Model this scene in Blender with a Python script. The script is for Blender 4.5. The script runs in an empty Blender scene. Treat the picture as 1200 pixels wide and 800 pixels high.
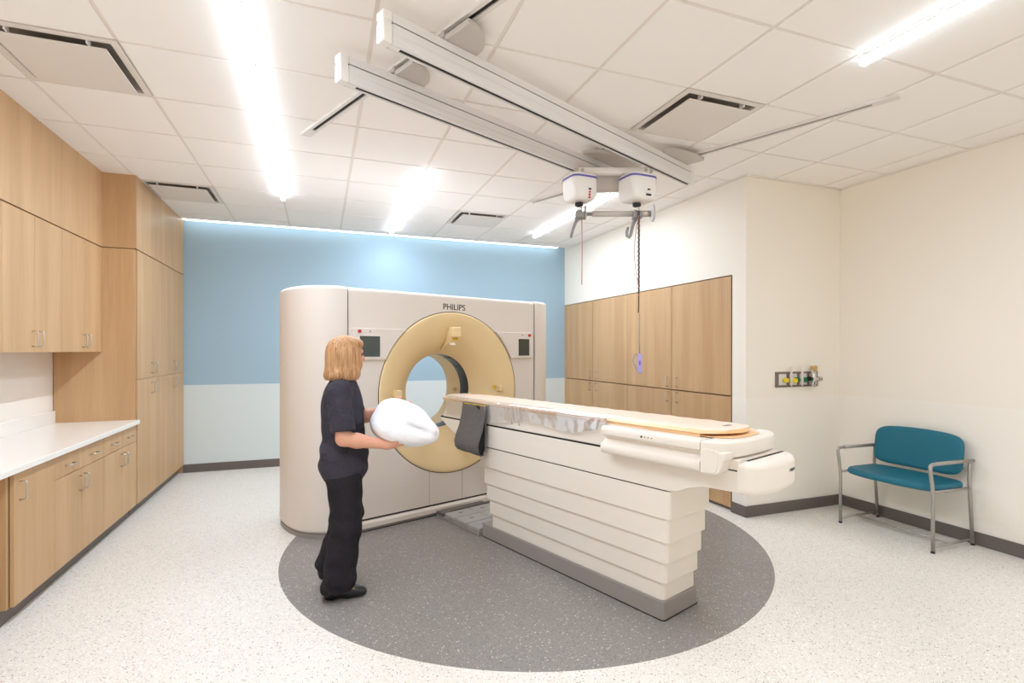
import bpy, bmesh, math, random
import numpy as np
from mathutils import Vector, Matrix, Euler
random.seed(7)
PI = math.pi
sc = bpy.context.scene
COL = sc.collection

# ------------------------------------------------------------------ materials
def lin(c):
    c = c / 255.0
    return c / 12.92 if c <= 0.04045 else ((c + 0.055) / 1.055) ** 2.4
def rgb(r, g, b): return (lin(r), lin(g), lin(b), 1.0)

def mat(name, col, rough=0.5, metal=0.0, spec=0.5, bump=None, **kw):
    m = bpy.data.materials.new(name); m.use_nodes = True
    nt = m.node_tree; b = nt.nodes['Principled BSDF']
    b.inputs['Base Color'].default_value = col
    b.inputs['Roughness'].default_value = rough
    b.inputs['Metallic'].default_value = metal
    b.inputs['Specular IOR Level'].default_value = spec
    for k, v in kw.items(): b.inputs[k.replace('_', ' ')].default_value = v
    if bump:
        scale, dist, strength = bump
        tc = nt.nodes.new('ShaderNodeTexCoord'); n = nt.nodes.new('ShaderNodeTexNoise')
        n.inputs['Scale'].default_value = scale; n.inputs['Detail'].default_value = 4
        bp = nt.nodes.new('ShaderNodeBump'); bp.inputs['Distance'].default_value = dist; bp.inputs['Strength'].default_value = strength
        nt.links.new(tc.outputs['Object'], n.inputs['Vector']); nt.links.new(n.outputs['Fac'], bp.inputs['Height'])
        nt.links.new(bp.outputs['Normal'], b.inputs['Normal'])
    return m

def wood(name, c1, c2, c3, rough=0.42):
    """vertical-grain laminate, grain along world Z"""
    m = bpy.data.materials.new(name); m.use_nodes = True
    nt = m.node_tree; N = nt.nodes; L = nt.links; b = N['Principled BSDF']
    g = N.new('ShaderNodeNewGeometry'); oi = N.new('ShaderNodeObjectInfo')
    off = N.new('ShaderNodeVectorMath'); off.operation = 'MULTIPLY_ADD'
    comb = N.new('ShaderNodeCombineXYZ')
    L.new(oi.outputs['Random'], comb.inputs['Z'])
    off.inputs[1].default_value = (0, 0, 9)
    L.new(comb.outputs[0], off.inputs[0]); L.new(g.outputs['Position'], off.inputs[2])
    mp = N.new('ShaderNodeMapping'); mp.inputs['Scale'].default_value = (8, 8, 0.5)
    L.new(off.outputs[0], mp.inputs['Vector'])
    n1 = N.new('ShaderNodeTexNoise'); n1.inputs['Scale'].default_value = 1.0; n1.inputs['Detail'].default_value = 5; n1.inputs['Distortion'].default_value = 0.3
    L.new(mp.outputs[0], n1.inputs['Vector'])
    mp2 = N.new('ShaderNodeMapping'); mp2.inputs['Scale'].default_value = (110, 110, 3)
    L.new(off.outputs[0], mp2.inputs['Vector'])
    n2 = N.new('ShaderNodeTexNoise'); n2.inputs['Scale'].default_value = 1.0; n2.inputs['Detail'].default_value = 2
    L.new(mp2.outputs[0], n2.inputs['Vector'])
    r1 = N.new('ShaderNodeValToRGB'); e = r1.color_ramp.elements
    e[0].position = 0.33; e[0].color = c1; e[1].position = 0.68; e[1].color = c2
    L.new(n1.outputs['Fac'], r1.inputs['Fac'])
    r2 = N.new('ShaderNodeValToRGB'); e = r2.color_ramp.elements
    e[0].position = 0.38; e[0].color = (0.16, 0.16, 0.16, 1); e[1].position = 0.6; e[1].color = (0, 0, 0, 1)
    L.new(n2.outputs['Fac'], r2.inputs['Fac'])
    mx = N.new('ShaderNodeMix'); mx.data_type = 'RGBA'
    L.new(r2.outputs['Color'], mx.inputs['Factor']); L.new(r1.outputs['Color'], mx.inputs['A']); mx.inputs['B'].default_value = c3
    L.new(mx.outputs['Result'], b.inputs['Base Color'])
    b.inputs['Roughness'].default_value = rough; b.inputs['Specular IOR Level'].default_value = 0.35
    return m

def speckle_nodes(nt, base, specks, scale):
    """specks: list of (colour, fraction). returns colour socket"""
    N = nt.nodes; L = nt.links
    g = N.new('ShaderNodeNewGeometry')
    cur = None
    for k, (c, frac, sc_) in enumerate(specks):
        mp = N.new('ShaderNodeMapping'); mp.inputs['Location'].default_value = (k * 3.7, k * 1.9, 0.5)
        L.new(g.outputs['Position'], mp.inputs['Vector'])
        v = N.new('ShaderNodeTexVoronoi'); v.inputs['Scale'].default_value = sc_
        L.new(mp.outputs[0], v.inputs['Vector'])
        sep = N.new('ShaderNodeSeparateColor'); L.new(v.outputs['Color'], sep.inputs[0])
        lt = N.new('ShaderNodeMath'); lt.operation = 'LESS_THAN'; lt.inputs[1].default_value = frac
        L.new(sep.outputs[0], lt.inputs[0])
        ld = N.new('ShaderNodeMath'); ld.operation = 'LESS_THAN'; ld.inputs[1].default_value = 0.42
        L.new(v.outputs['Distance'], ld.inputs[0])
        mu = N.new('ShaderNodeMath'); mu.operation = 'MULTIPLY'
        L.new(lt.outputs[0], mu.inputs[0]); L.new(ld.outputs[0], mu.inputs[1])
        mx = N.new('ShaderNodeMix'); mx.data_type = 'RGBA'
        L.new(mu.outputs[0], mx.inputs['Factor'])
        if cur is None: mx.inputs['A'].default_value = base
        else: L.new(cur, mx.inputs['A'])
        mx.inputs['B'].default_value = c
        cur = mx.outputs['Result']
    return cur

def floor_material():
    m = bpy.data.materials.new('speckled_sheet_floor'); m.use_nodes = True
    nt = m.node_tree; N = nt.nodes; L = nt.links; b = N['Principled BSDF']
    light = speckle_nodes(nt, rgb(229, 224, 215), [(rgb(200, 193, 184), 0.30, 140), (rgb(136, 130, 123), 0.07, 125), (rgb(246, 243, 238), 0.2, 90)], 1)
    dark = speckle_nodes(nt, rgb(140, 135, 131), [(rgb(168, 163, 158), 0.20, 120), (rgb(208, 203, 197), 0.06, 100), (rgb(120, 116, 112), 0.28, 90)], 1)
    g = N.new('ShaderNodeNewGeometry')
    d = N.new('ShaderNodeVectorMath'); d.operation = 'DISTANCE'; d.inputs[1].default_value = (1.553, 3.913, 0)
    L.new(g.outputs['Position'], d.inputs[0])
    lt = N.new('ShaderNodeMath'); lt.operation = 'LESS_THAN'; lt.inputs[1].default_value = 1.822
    L.new(d.outputs['Value'], lt.inputs[0])
    mx = N.new('ShaderNodeMix'); mx.data_type = 'RGBA'
    L.new(lt.outputs[0], mx.inputs['Factor']); L.new(light, mx.inputs['A']); L.new(dark, mx.inputs['B'])
    L.new(mx.outputs['Result'], b.inputs['Base Color'])
    n = N.new('ShaderNodeTexNoise'); n.inputs['Scale'].default_value = 1.6; n.inputs['Detail'].default_value = 6
    L.new(g.outputs['Position'], n.inputs['Vector'])
    mr = N.new('ShaderNodeMapRange'); mr.inputs['To Min'].default_value = 0.22; mr.inputs['To Max'].default_value = 0.45
    L.new(n.outputs['Fac'], mr.inputs['Value']); L.new(mr.outputs[0], b.inputs['Roughness'])
    b.inputs['Specular IOR Level'].default_value = 0.35
    return m

def emit(name, col, strength):
    m = bpy.data.materials.new(name); m.use_nodes = True
    b = m.node_tree.nodes['Principled BSDF']
    b.inputs['Base Color'].default_value = (1, 1, 1, 1)
    b.inputs['Emission Color'].default_value = col
    b.inputs['Emission Strength'].default_value = strength
    return m

def plastic_film():
    m = bpy.data.materials.new('clear_plastic_film'); m.use_nodes = True
    nt = m.node_tree; N = nt.nodes; L = nt.links
    for n in list(N): N.remove(n)
    out = N.new('ShaderNodeOutputMaterial'); mx = N.new('ShaderNodeMixShader'); mx2 = N.new('ShaderNodeMixShader')
    tr = N.new('ShaderNodeBsdfTransparent'); gl = N.new('ShaderNodeBsdfGlossy'); df = N.new('ShaderNodeBsdfDiffuse')
    tr.inputs[0].default_value = (0.86, 0.86, 0.86, 1)
    gl.inputs['Roughness'].default_value = 0.12; gl.inputs[0].default_value = (1, 1, 1, 1); df.inputs[0].default_value = (0.62, 0.61, 0.61, 1)
    g = N.new('ShaderNodeNewGeometry'); n = N.new('ShaderNodeTexNoise'); n.inputs['Scale'].default_value = 4; n.inputs['Detail'].default_value = 2
    mp = N.new('ShaderNodeMapping'); mp.inputs['Scale'].default_value = (1.5, 1.5, 1.0)
    L.new(g.outputs['Position'], mp.inputs['Vector']); L.new(mp.outputs[0], n.inputs['Vector'])
    bp = N.new('ShaderNodeBump'); bp.inputs['Distance'].default_value = 0.03; bp.inputs['Strength'].default_value = 0.7
    L.new(n.outputs['Fac'], bp.inputs['Height']); L.new(bp.outputs['Normal'], gl.inputs['Normal'])
    mx2.inputs[0].default_value = 0.35; L.new(gl.outputs[0], mx2.inputs[1]); L.new(df.outputs[0], mx2.inputs[2])
    mx.inputs[0].default_value = 0.58; L.new(tr.outputs[0], mx.inputs[1]); L.new(mx2.outputs[0], mx.inputs[2])
    L.new(mx.outputs[0], out.inputs['Surface'])
    return m

M = {}
M['floor'] = floor_material()
M['tile'] = mat('ceiling_tile', rgb(246, 242, 238), 0.9, bump=(300, 0.0015, 0.25), spec=0.1)
M['tbar'] = mat('ceiling_grid', rgb(232, 224, 217), 0.6, spec=0.2)
M['cream_wall'] = mat('cream_paint', rgb(241, 234, 222), 0.75, spec=0.2, bump=(260, 0.001, 0.15))
M['cream_panel'] = mat('cream_wall_panel', rgb(242, 236, 226), 0.45, spec=0.35)
M['left_wall'] = mat('warm_white_paint', rgb(238, 230, 220), 0.7, spec=0.2)
M['blue_wall'] = mat('sky_blue_paint', rgb(161, 187, 202), 0.7, spec=0.2, bump=(260, 0.001, 0.15))
M['pale_panel'] = mat('pale_wall_panel', rgb(212, 222, 222), 0.45, spec=0.35)
M['base'] = mat('dark_rubber_base', rgb(106, 97, 92), 0.55, spec=0.35)
M['kick'] = mat('toe_kick_rubber', rgb(112, 105, 99), 0.55)
M['wood'] = wood('light_oak_laminate', rgb(190, 153, 111), rgb(205, 169, 127), rgb(166, 129, 91))
M['gap'] = mat('shadow_gap_board', rgb(62, 46, 34), 0.8)
M['counter'] = mat('white_quartz', rgb(239, 236, 229), 0.22, spec=0.5)
M['steel'] = mat('brushed_steel', rgb(205, 198, 188), 0.35, 0.9)
M['chrome'] = mat('chrome', rgb(215, 212, 208), 0.14, 1.0)
M['shell'] = mat('scanner_shell', rgb(222, 213, 204), 0.42, spec=0.4)
M['shell2'] = mat('table_shell', rgb(232, 224, 213), 0.4, spec=0.4)
M['yellow'] = mat('ring_cream_yellow', rgb(231, 206, 158), 0.42, spec=0.4)
M['darkring'] = mat('scan_window', rgb(48, 48, 52), 0.3, spec=0.35)
M['seam'] = mat('dark_seam_and_shadow', rgb(38, 33, 30), 0.7)
M['plinth'] = mat('grey_plinth', rgb(150, 143, 138), 0.5)
M['pedal'] = mat('pedal_grey', rgb(164, 162, 160), 0.5)
M['screen'] = mat('display_glass', rgb(62, 70, 66), 0.12, spec=0.7)
M['red'] = mat('red_button', rgb(190, 40, 60), 0.4)
M['stickyellow'] = mat('yellow_sticker', rgb(214, 176, 30), 0.5)
M['white'] = mat('white_plastic', rgb(238, 234, 230), 0.4)
M['offwhite'] = mat('off_white_plastic', rgb(226, 221, 216), 0.42)
M['ink'] = mat('dark_ink', rgb(45, 42, 42), 0.6)
M['pad'] = mat('peach_vinyl', rgb(236, 216, 197), 0.4, bump=(6, 0.01, 0.4))
M['padside'] = mat('peach_vinyl_edge', rgb(240, 200, 150), 0.4)
M['film'] = plastic_film()
M['bag'] = mat('dark_grey_vinyl', rgb(92, 90, 90), 0.35, spec=0.5, bump=(22, 0.008, 0.6))
M['bagin'] = mat('black_lining', rgb(14, 13, 14), 0.7)
M['rail'] = mat('rail_aluminium', rgb(226, 223, 222), 0.42, 0.0)
M['plate'] = mat('carriage_grey', rgb(196, 189, 182), 0.5)
M['purple'] = mat('violet_band', rgb(104, 92, 176), 0.45)
M['hookmetal'] = mat('grey_cast_metal', rgb(150, 147, 145), 0.4, 0.4)
M['strap'] = mat('dark_woven_strap', rgb(84, 78, 76), 0.8)
M['cord'] = mat('pull_cord_red', rgb(196, 132, 122), 0.7)
M['greycord'] = mat('grey_cable', rgb(150, 148, 150), 0.6)
M['pendant'] = mat('pendant_lilac', rgb(172, 160, 208), 0.45)
M['teal'] = mat('teal_vinyl', rgb(24, 106, 126), 0.5, spec=0.4, bump=(400, 0.0006, 0.3))
M['chairmetal'] = mat('silver_powder_coat', rgb(172, 166, 160), 0.38, 0.5)
M['rubber'] = mat('black_rubber', rgb(30, 28, 28), 0.7)
M['brown'] = mat('outlet_plate_bronze', rgb(122, 108, 100), 0.45, 0.2)
M['outlet'] = mat('outlet_white', rgb(218, 212, 204), 0.45)
M['green'] = mat('green_knob', rgb(10, 110, 68), 0.4)
M['knobyellow'] = mat('yellow_knob', rgb(226, 206, 30), 0.4)
M['black'] = mat('black_plastic', rgb(22, 20, 20), 0.4)
M['brass'] = mat('pale_brass', rgb(206, 178, 120), 0.3, 0.8)
M['cavity'] = mat('duct_grey', rgb(176, 168, 160), 0.8)
M['diff'] = mat('diffuser_white', rgb(226, 219, 212), 0.5)
M['tube'] = emit('led_lens', (0.875, 0.99, 1.15, 1), 74.0)
M['tube_side'] = emit('led_lens_side', (0.875, 0.99, 1.15, 1), 5.0)
M['cove'] = emit('cove_led_lens', (0.92, 0.98, 1.03, 1), 1.8)
M['skin'] = mat('skin', rgb(214, 158, 132), 0.5, spec=0.4, Subsurface_Weight=0.08)
def strands(name, c1, c2, rough):
    m = bpy.data.materials.new(name); m.use_nodes = True
    nt = m.node_tree; N = nt.nodes; L = nt.links; b = N['Principled BSDF']
    tc = N.new('ShaderNodeTexCoord'); mp = N.new('ShaderNodeMapping'); mp.inputs['Scale'].default_value = (110, 110, 7)
    n = N.new('ShaderNodeTexNoise'); n.inputs['Scale'].default_value = 1; n.inputs['Detail'].default_value = 3
    L.new(tc.outputs['Object'], mp.inputs['Vector']); L.new(mp.outputs[0], n.inputs['Vector'])
    r = N.new('ShaderNodeValToRGB'); r.color_ramp.elements[0].position = .3; r.color_ramp.elements[0].color = c1; r.color_ramp.elements[1].position = .7; r.color_ramp.elements[1].color = c2
    L.new(n.outputs['Fac'], r.inputs['Fac']); L.new(r.outputs['Color'], b.inputs['Base Color'])
    bp = N.new('ShaderNodeBump'); bp.inputs['Distance'].default_value = .006; bp.inputs['Strength'].default_value = .8
    L.new(n.outputs['Fac'], bp.inputs['Height']); L.new(bp.outputs['Normal'], b.inputs['Normal'])
    b.inputs['Roughness'].default_value = rough; b.inputs['Specular IOR Level'].default_value = .3
    return m
M['hair'] = strands('blonde_hair', rgb(146, 102, 68), rgb(206, 163, 118), .5)
M['scrub'] = mat('charcoal_navy_scrubs', rgb(60, 57, 66), 0.85, spec=0.15, bump=(11, 0.05, 0.8))
M['trouser'] = mat('black_trousers', rgb(40, 37, 41), 0.85, spec=0.15, bump=(8, 0.06, 0.8))
M['shoe'] = mat('black_leather', rgb(24, 22, 24), 0.35)
M['linen'] = mat('white_pillowcase', rgb(240, 240, 244), 0.85, spec=0.1, bump=(7, 0.04, 0.6))
M['eye'] = mat('eye_dark', rgb(50, 44, 40), 0.3)
M['lip'] = mat('lip', rgb(186, 106, 98), 0.5)
M['buckle'] = mat('gold_buckle', rgb(210, 176, 130), 0.3, 0.9)

# ------------------------------------------------------------------ mesh helper
class MB:
    def __init__(s): s.v = []; s.f = []; s.m = []; s.sm = []; s.cur = 0
    def add(s, vs, fs, smooth=False):
        o = len(s.v); s.v += [tuple(v) for v in vs]
        for f in fs: s.f.append([i + o for i in f]); s.m.append(s.cur); s.sm.append(smooth)
        return s
    def box(s, x0, x1, y0, y1, z0, z1):
        vs = [(x, y, z) for z in (z0, z1) for y in (y0, y1) for x in (x0, x1)]
        return s.add(vs, [(0, 2, 3, 1), (4, 5, 7, 6), (0, 1, 5, 4), (2, 6, 7, 3), (0, 4, 6, 2), (1, 3, 7, 5)])
    def bbox(s, x0, x1, y0, y1, z0, z1, r=0.004, seg=2):
        """bevelled box"""
        bm = bmesh.new(); bmesh.ops.create_cube(bm, size=1)
        for v in bm.verts: v.co = Vector(((x0 + x1) / 2 + v.co.x * (x1 - x0), (y0 + y1) / 2 + v.co.y * (y1 - y0), (z0 + z1) / 2 + v.co.z * (z1 - z0)))
        r = min(r, 0.49 * min(x1 - x0, y1 - y0, z1 - z0))
        bmesh.ops.bevel(bm, geom=bm.edges[:], offset=r, segments=seg, affect='EDGES', profile=0.5)
        return s.bm(bm, False)
    def bm(s, bm, smooth=True, mtx=None):
        bm.verts.index_update()
        vs = [(mtx @ v.co if mtx else v.co).to_tuple() for v in bm.verts]
        s.add(vs, [[v.index for v in f.verts] for f in bm.faces], smooth); bm.free(); return s
    def prism(s, poly, axis, a, b, smooth=False, caps=True):
        """poly: 2D points; axis 'x': (y,z) 'y': (x,z) 'z': (x,y)"""
        def P(p, t):
            return (t, p[0], p[1]) if axis == 'x' else ((p[0], t, p[1]) if axis == 'y' else (p[0], p[1], t))
        n = len(poly)
        vs = [P(p, a) for p in poly] + [P(p, b) for p in poly]
        fs = [(i, (i + 1) % n, n + (i + 1) % n, n + i) for i in range(n)]
        s.add(vs, fs, smooth)
        if caps: s.add(vs, [list(range(n))[::-1], [n + i for i in range(n)]])
        return s
    def rprism(s, poly, axis, a, b, r=0.01, seg=3):
        """prism with bevelled cap edges (poly may be concave); smooth"""
        t = MB(); t.prism(poly, axis, a, b)
        bm = bmesh.new(); vs = [bm.verts.new(v) for v in t.v[:2 * len(poly)]]
        n = len(poly)
        for i in range(n): bm.faces.new([vs[i], vs[(i + 1) % n], vs[n + (i + 1) % n], vs[n + i]])
        c1 = bm.faces.new([vs[i] for i in range(n)][::-1]); c2 = bm.faces.new([vs[n + i] for i in range(n)])
        es = [e for e in set(list(c1.edges) + list(c2.edges))]
        bmesh.ops.recalc_face_normals(bm, faces=bm.faces[:])
        bmesh.ops.bevel(bm, geom=es, offset=r, segments=seg, affect='EDGES', profile=0.5)
        return s.bm(bm, False)
    def tube(s, pts, r, n=10, caps=True, rs=None):
        pts = [Vector(p) for p in pts]; rings = []
        up = Vector((0, 0, 1)); prev = None
        for i, p in enumerate(pts):
            d = (pts[min(i + 1, len(pts) - 1)] - pts[max(i - 1, 0)]).normalized()
            if prev is None:
                a = d.cross(up)
                if a.length < 0.05: a = d.cross(Vector((1, 0, 0)))
            else: a = prev - d * prev.dot(d)
            a.normalize(); prev = a; b = d.cross(a)
            rr = rs[i] if rs else r
            rings.append([p + (a * math.cos(2 * PI * k / n) + b * math.sin(2 * PI * k / n)) * rr for k in range(n)])
        vs = [v for R in rings for v in R]; fs = []
        for i in range(len(pts) - 1):
            for k in range(n): fs.append((i * n + k, i * n + (k + 1) % n, (i + 1) * n + (k + 1) % n, (i + 1) * n + k))
        s.add(vs, fs, True)
        if caps: s.add(vs, [list(range(n))[::-1], [(len(pts) - 1) * n + k for k in range(n)]])
        return s
    def cyl(s, c, r, h, axis='z', n=24, r2=None):
        c = Vector(c); d = {'x': Vector((1, 0, 0)), 'y': Vector((0, 1, 0)), 'z': Vector((0, 0, 1))}[axis]
        return s.tube([c, c + d * h], r, n, True, [r, r if r2 is None else r2])
    def ell(s, c, rx, ry, rz, n=20, mtx=None):
        bm = bmesh.new(); bmesh.ops.create_uvsphere(bm, u_segments=n, v_segments=max(8, n // 2), radius=1)
        mm = Matrix.Translation(c) @ (mtx or Matrix()) @ Matrix.Diagonal((rx, ry, rz, 1))
        return s.bm(bm, True, mm)
    def lathe_y(s, prof, cx, cz, n=96, smooth=True):
        """revolve (r, y) about the axis x=cx, z=cz"""
        vs = []; fs = []
        for r, y in prof:
            for k in range(n):
                a = 2 * PI * k / n; vs.append((cx + r * math.cos(a), y, cz + r * math.sin(a)))
        for i in range(len(prof) - 1):
            for k in range(n): fs.append((i * n + k, i * n + (k + 1) % n, (i + 1) * n + (k + 1) % n, (i + 1) * n + k))
        return s.add(vs, fs, smooth)
    def build(s, name, mats, parent=None, recalc=True, sharp=None):
        if not isinstance(mats, (list, tuple)): mats = [mats]
        me = bpy.data.meshes.new(name); me.from_pydata(s.v, [], s.f)
        for m_ in mats: me.materials.append(m_)
        me.polygons.foreach_set('material_index', s.m); me.polygons.foreach_set('use_smooth', s.sm)
        if recalc:
            bm = bmesh.new(); bm.from_mesh(me); bmesh.ops.remove_doubles(bm, verts=bm.verts[:], dist=1e-6)
            bmesh.ops.recalc_face_normals(bm, faces=bm.faces[:]); bm.to_mesh(me); bm.free()
        if sharp is not None:
            me.polygons.foreach_set('use_smooth', [True] * len(me.polygons)); me.set_sharp_from_angle(angle=math.radians(sharp))
        me.update()
        o = bpy.data.objects.new(name, me); COL.objects.link(o)
        if sharp is not None: wn = o.modifiers.new('weighted_normals', 'WEIGHTED_NORMAL'); wn.keep_sharp = True; wn.weight = 100
        if parent: o.parent = parent
        return o

def tag(o, label, cat, group=None):
    o['label'] = label; o['category'] = cat
    if group: o['group'] = group
    return o
def thing(name, label, cat, loc=(0, 0, 0), rz=0.0, group=None):
    o = bpy.data.objects.new(name, None); COL.objects.link(o); o.location = loc; o.rotation_euler = (0, 0, rz)
    o.empty_display_size = 0.1
    return tag(o, label, cat, group)
def struct(o): o['kind'] = 'structure'; return o

def superarc(cx, cy, a, b, n, t0, t1, e=2.0):
    out = []
    for i in range(n + 1):
        t = t0 + (t1 - t0) * i / n; c, s_ = math.cos(t), math.sin(t)
        out.append((cx + a * math.copysign(abs(c) ** (2 / e), c), cy + b * math.copysign(abs(s_) ** (2 / e), s_)))
    return out
def rrect(x0, x1, y0, y1, r, n=5):
    out = []
    for cx, cy, a in ((x1 - r, y1 - r, 0), (x0 + r, y1 - r, PI / 2), (x0 + r, y0 + r, PI), (x1 - r, y0 + r, 1.5 * PI)):
        for i in range(n + 1):
            t = a + PI / 2 * i / n; out.append((cx + r * math.cos(t), cy + r * math.sin(t)))
    return out

# ------------------------------------------------------------------ SDF mesher (organic shapes)
class SDF:
    def __init__(s, lo, hi, h):
        s.lo = np.array(lo, np.float32); s.h = h
        s.n = np.ceil((np.array(hi) - np.array(lo)) / h).astype(int) + 1
        s.F = np.full(s.n, 1.0, np.float32)
        s.ax = [s.lo[i] + h * np.arange(s.n[i], dtype=np.float32) for i in range(3)]
    def _blk(s, lo, hi, pad):
        sl = []
        for i in range(3):
            a = int(max(0, math.floor((lo[i] - pad - s.lo[i]) / s.h))); b = int(min(s.n[i], math.ceil((hi[i] + pad - s.lo[i]) / s.h) + 1))
            sl.append(slice(a, max(a, b)))
        g = np.meshgrid(*[s.ax[i][sl[i]] for i in range(3)], indexing='ij')
        return tuple(sl), g
    def _mix(s, sl, d, k, op='u'):
        F = s.F[sl]
        if op == 'u':
            if k > 0:
                hh = np.maximum(k - np.abs(F - d), 0) / k; s.F[sl] = np.minimum(F, d) - hh * hh * k * 0.25
            else: s.F[sl] = np.minimum(F, d)
        else:
            if k > 0:
                hh = np.maximum(k - np.abs(F + d), 0) / k; s.F[sl] = np.maximum(F, -d) + hh * hh * k * 0.25
            else: s.F[sl] = np.maximum(F, -d)
    def cap(s, a, b, ra, rb, k=0.02, op='u', pad=0.07):
        a = np.array(a, np.float32); b = np.array(b, np.float32); R = max(ra, rb)
        sl, g = s._blk(np.minimum(a, b) - R, np.maximum(a, b) + R, pad)
        ba = b - a; L2 = float(ba @ ba) + 1e-12
        t = np.clip(((g[0] - a[0]) * ba[0] + (g[1] - a[1]) * ba[1] + (g[2] - a[2]) * ba[2]) / L2, 0, 1)
        d = np.sqrt((g[0] - a[0] - ba[0] * t) ** 2 + (g[1] - a[1] - ba[1] * t) ** 2 + (g[2] - a[2] - ba[2] * t) ** 2) - (ra + (rb - ra) * t)
        s._mix(sl, d, k, op); return s
    def ell(s, c, r, rot=None, k=0.02, op='u', e=2.0, pad=0.07):
        c = np.array(c, np.float32); R = max(r)
        sl, g = s._blk(c - R, c + R, pad)
        q = [g[i] - c[i] for i in range(3)]
        if rot is not None:
            Rm = np.array(Euler(rot).to_matrix().transposed())
            q = [Rm[i, 0] * q[0] + Rm[i, 1] * q[1] + Rm[i, 2] * q[2] for i in range(3)]
        if e == 2.0:
            k0 = np.sqrt(sum((q[i] / r[i]) ** 2 for i in range(3))); k1 = np.sqrt(sum((q[i] / r[i] ** 2) ** 2 for i in range(3))) + 1e-6
            d = k0 * (k0 - 1) / k1
        else:
            k0 = sum(np.abs(q[i] / r[i]) ** e for i in range(3)) ** (1 / e)
            d = (k0 - 1) * min(r)
        s._mix(sl, d.astype(np.float32), k, op); return s
    def below(s, z, keep='above', k=0):
        Z = s.ax[2][None, None, :]; d = (z - Z) if keep == 'above' else (Z - z)
        s.F = np.maximum(s.F, d.astype(np.float32)); return s
    def mesh(s):
        F = s.F; ins = F < 0; nx, ny, nz = F.shape
        acc = np.zeros((nx - 1, ny - 1, nz - 1, 3), np.float32); cnt = np.zeros((nx - 1, ny - 1, nz - 1), np.float32)
        cr = [(i, j, k) for i in (0, 1) for j in (0, 1) for k in (0, 1)]
        sub = lambda A, c: A[c[0]:nx - 1 + c[0], c[1]:ny - 1 + c[1], c[2]:nz - 1 + c[2]]
        for a in cr:
            for ax in range(3):
                if a[ax]: continue
                b = list(a); b[ax] = 1
                fa, fb = sub(F, a), sub(F, b); m = (fa < 0) != (fb < 0)
                t = np.where(m, fa / np.where(m, fa - fb, 1), 0)
                for q in range(3): acc[..., q] += np.where(m, (a[q] + (t if q == ax else 0)), 0)
                cnt += m
        act = cnt > 0; idx = -np.ones(act.shape, int); idx[act] = np.arange(act.sum())
        base = np.argwhere(act); V = (base + acc[act] / cnt[act][:, None]) * s.h + s.lo
        faces = []
        for ax in range(3):
            o1, o2 = [q for q in range(3) if q != ax]
            sA = [slice(None)] * 3; sB = [slice(None)] * 3; sA[ax] = slice(0, -1); sB[ax] = slice(1, None)
            ch = ins[tuple(sA)] != ins[tuple(sB)]
            e = np.argwhere(ch)
            ok = (e[:, o1] > 0) & (e[:, o2] > 0) & (e[:, o1] < F.shape[o1] - 1) & (e[:, o2] < F.shape[o2] - 1); e = e[ok]
            def cell(d1, d2):
                c = e.copy(); c[:, o1] -= d1; c[:, o2] -= d2; return idx[c[:, 0], c[:, 1], c[:, 2]]
            q = np.stack([cell(1, 1), cell(0, 1), cell(0, 0), cell(1, 0)], 1)
            flip = ins[tuple(e.T)] if True else None
            if ax == 1: flip = ~flip
            q[~flip] = q[~flip][:, ::-1]
            faces.append(q)
        return V, np.concatenate(faces)
    def build(s, name, m, parent=None, smooth_it=2):
        V, Fq = s.mesh()
        me = bpy.data.meshes.new(name); me.from_pydata(V.tolist(), [], Fq.tolist()); me.materials.append(m)
        bm = bmesh.new(); bm.from_mesh(me)
        for _ in range(smooth_it): bmesh.ops.smooth_vert(bm, verts=bm.verts[:], factor=0.5, use_axis_x=True, use_axis_y=True, use_axis_z=True)
        bmesh.ops.recalc_face_normals(bm, faces=bm.faces[:]); bm.to_mesh(me); bm.free()
        me.polygons.foreach_set('use_smooth', [True] * len(me.polygons)); me.update()
        o = bpy.data.objects.new(name, me); COL.objects.link(o)
        if parent: o.parent = parent
        return o

# ------------------------------------------------------------------ camera
def make_camera():
    yaw, pit, roll, f, sh = .3546, -.0022, .0009, 606.3, 11.8
    cy, sy = math.cos(yaw), math.sin(yaw)
    fw = Vector((sy, cy, 0)); r = Vector((cy, -sy, 0)); u = Vector((0, 0, 1))
    f2 = fw * math.cos(pit) + u * math.sin(pit); u2 = u * math.cos(pit) - fw * math.sin(pit)
    r3 = r * math.cos(roll) + u2 * math.sin(roll); u3 = u2 * math.cos(roll) - r * math.sin(roll)
    cam = bpy.data.cameras.new('camera'); cam.sensor_width = 36; cam.lens = f / 1200 * 36; cam.shift_y = sh / 1200
    cam.clip_start = 0.05
    o = bpy.data.objects.new('camera', cam); COL.objects.link(o)
    m = Matrix((r3, u3, -f2)).transposed().to_4x4(); m.translation = (0, 0, 1.485); o.matrix_world = m
    sc.camera = o
make_camera()

# ------------------------------------------------------------------ room
CZ = 3.05; YB = 7.255; XL = -2.15; XR = 3.557; XR2 = 4.722; YJ = 3.6; YF = -1.6; WZ = 1.06
struct(MB().box(XL - .1, XR2 + .1, YF - .1, YB + .1, -0.1, 0).build('floor', M['floor']))
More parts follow.
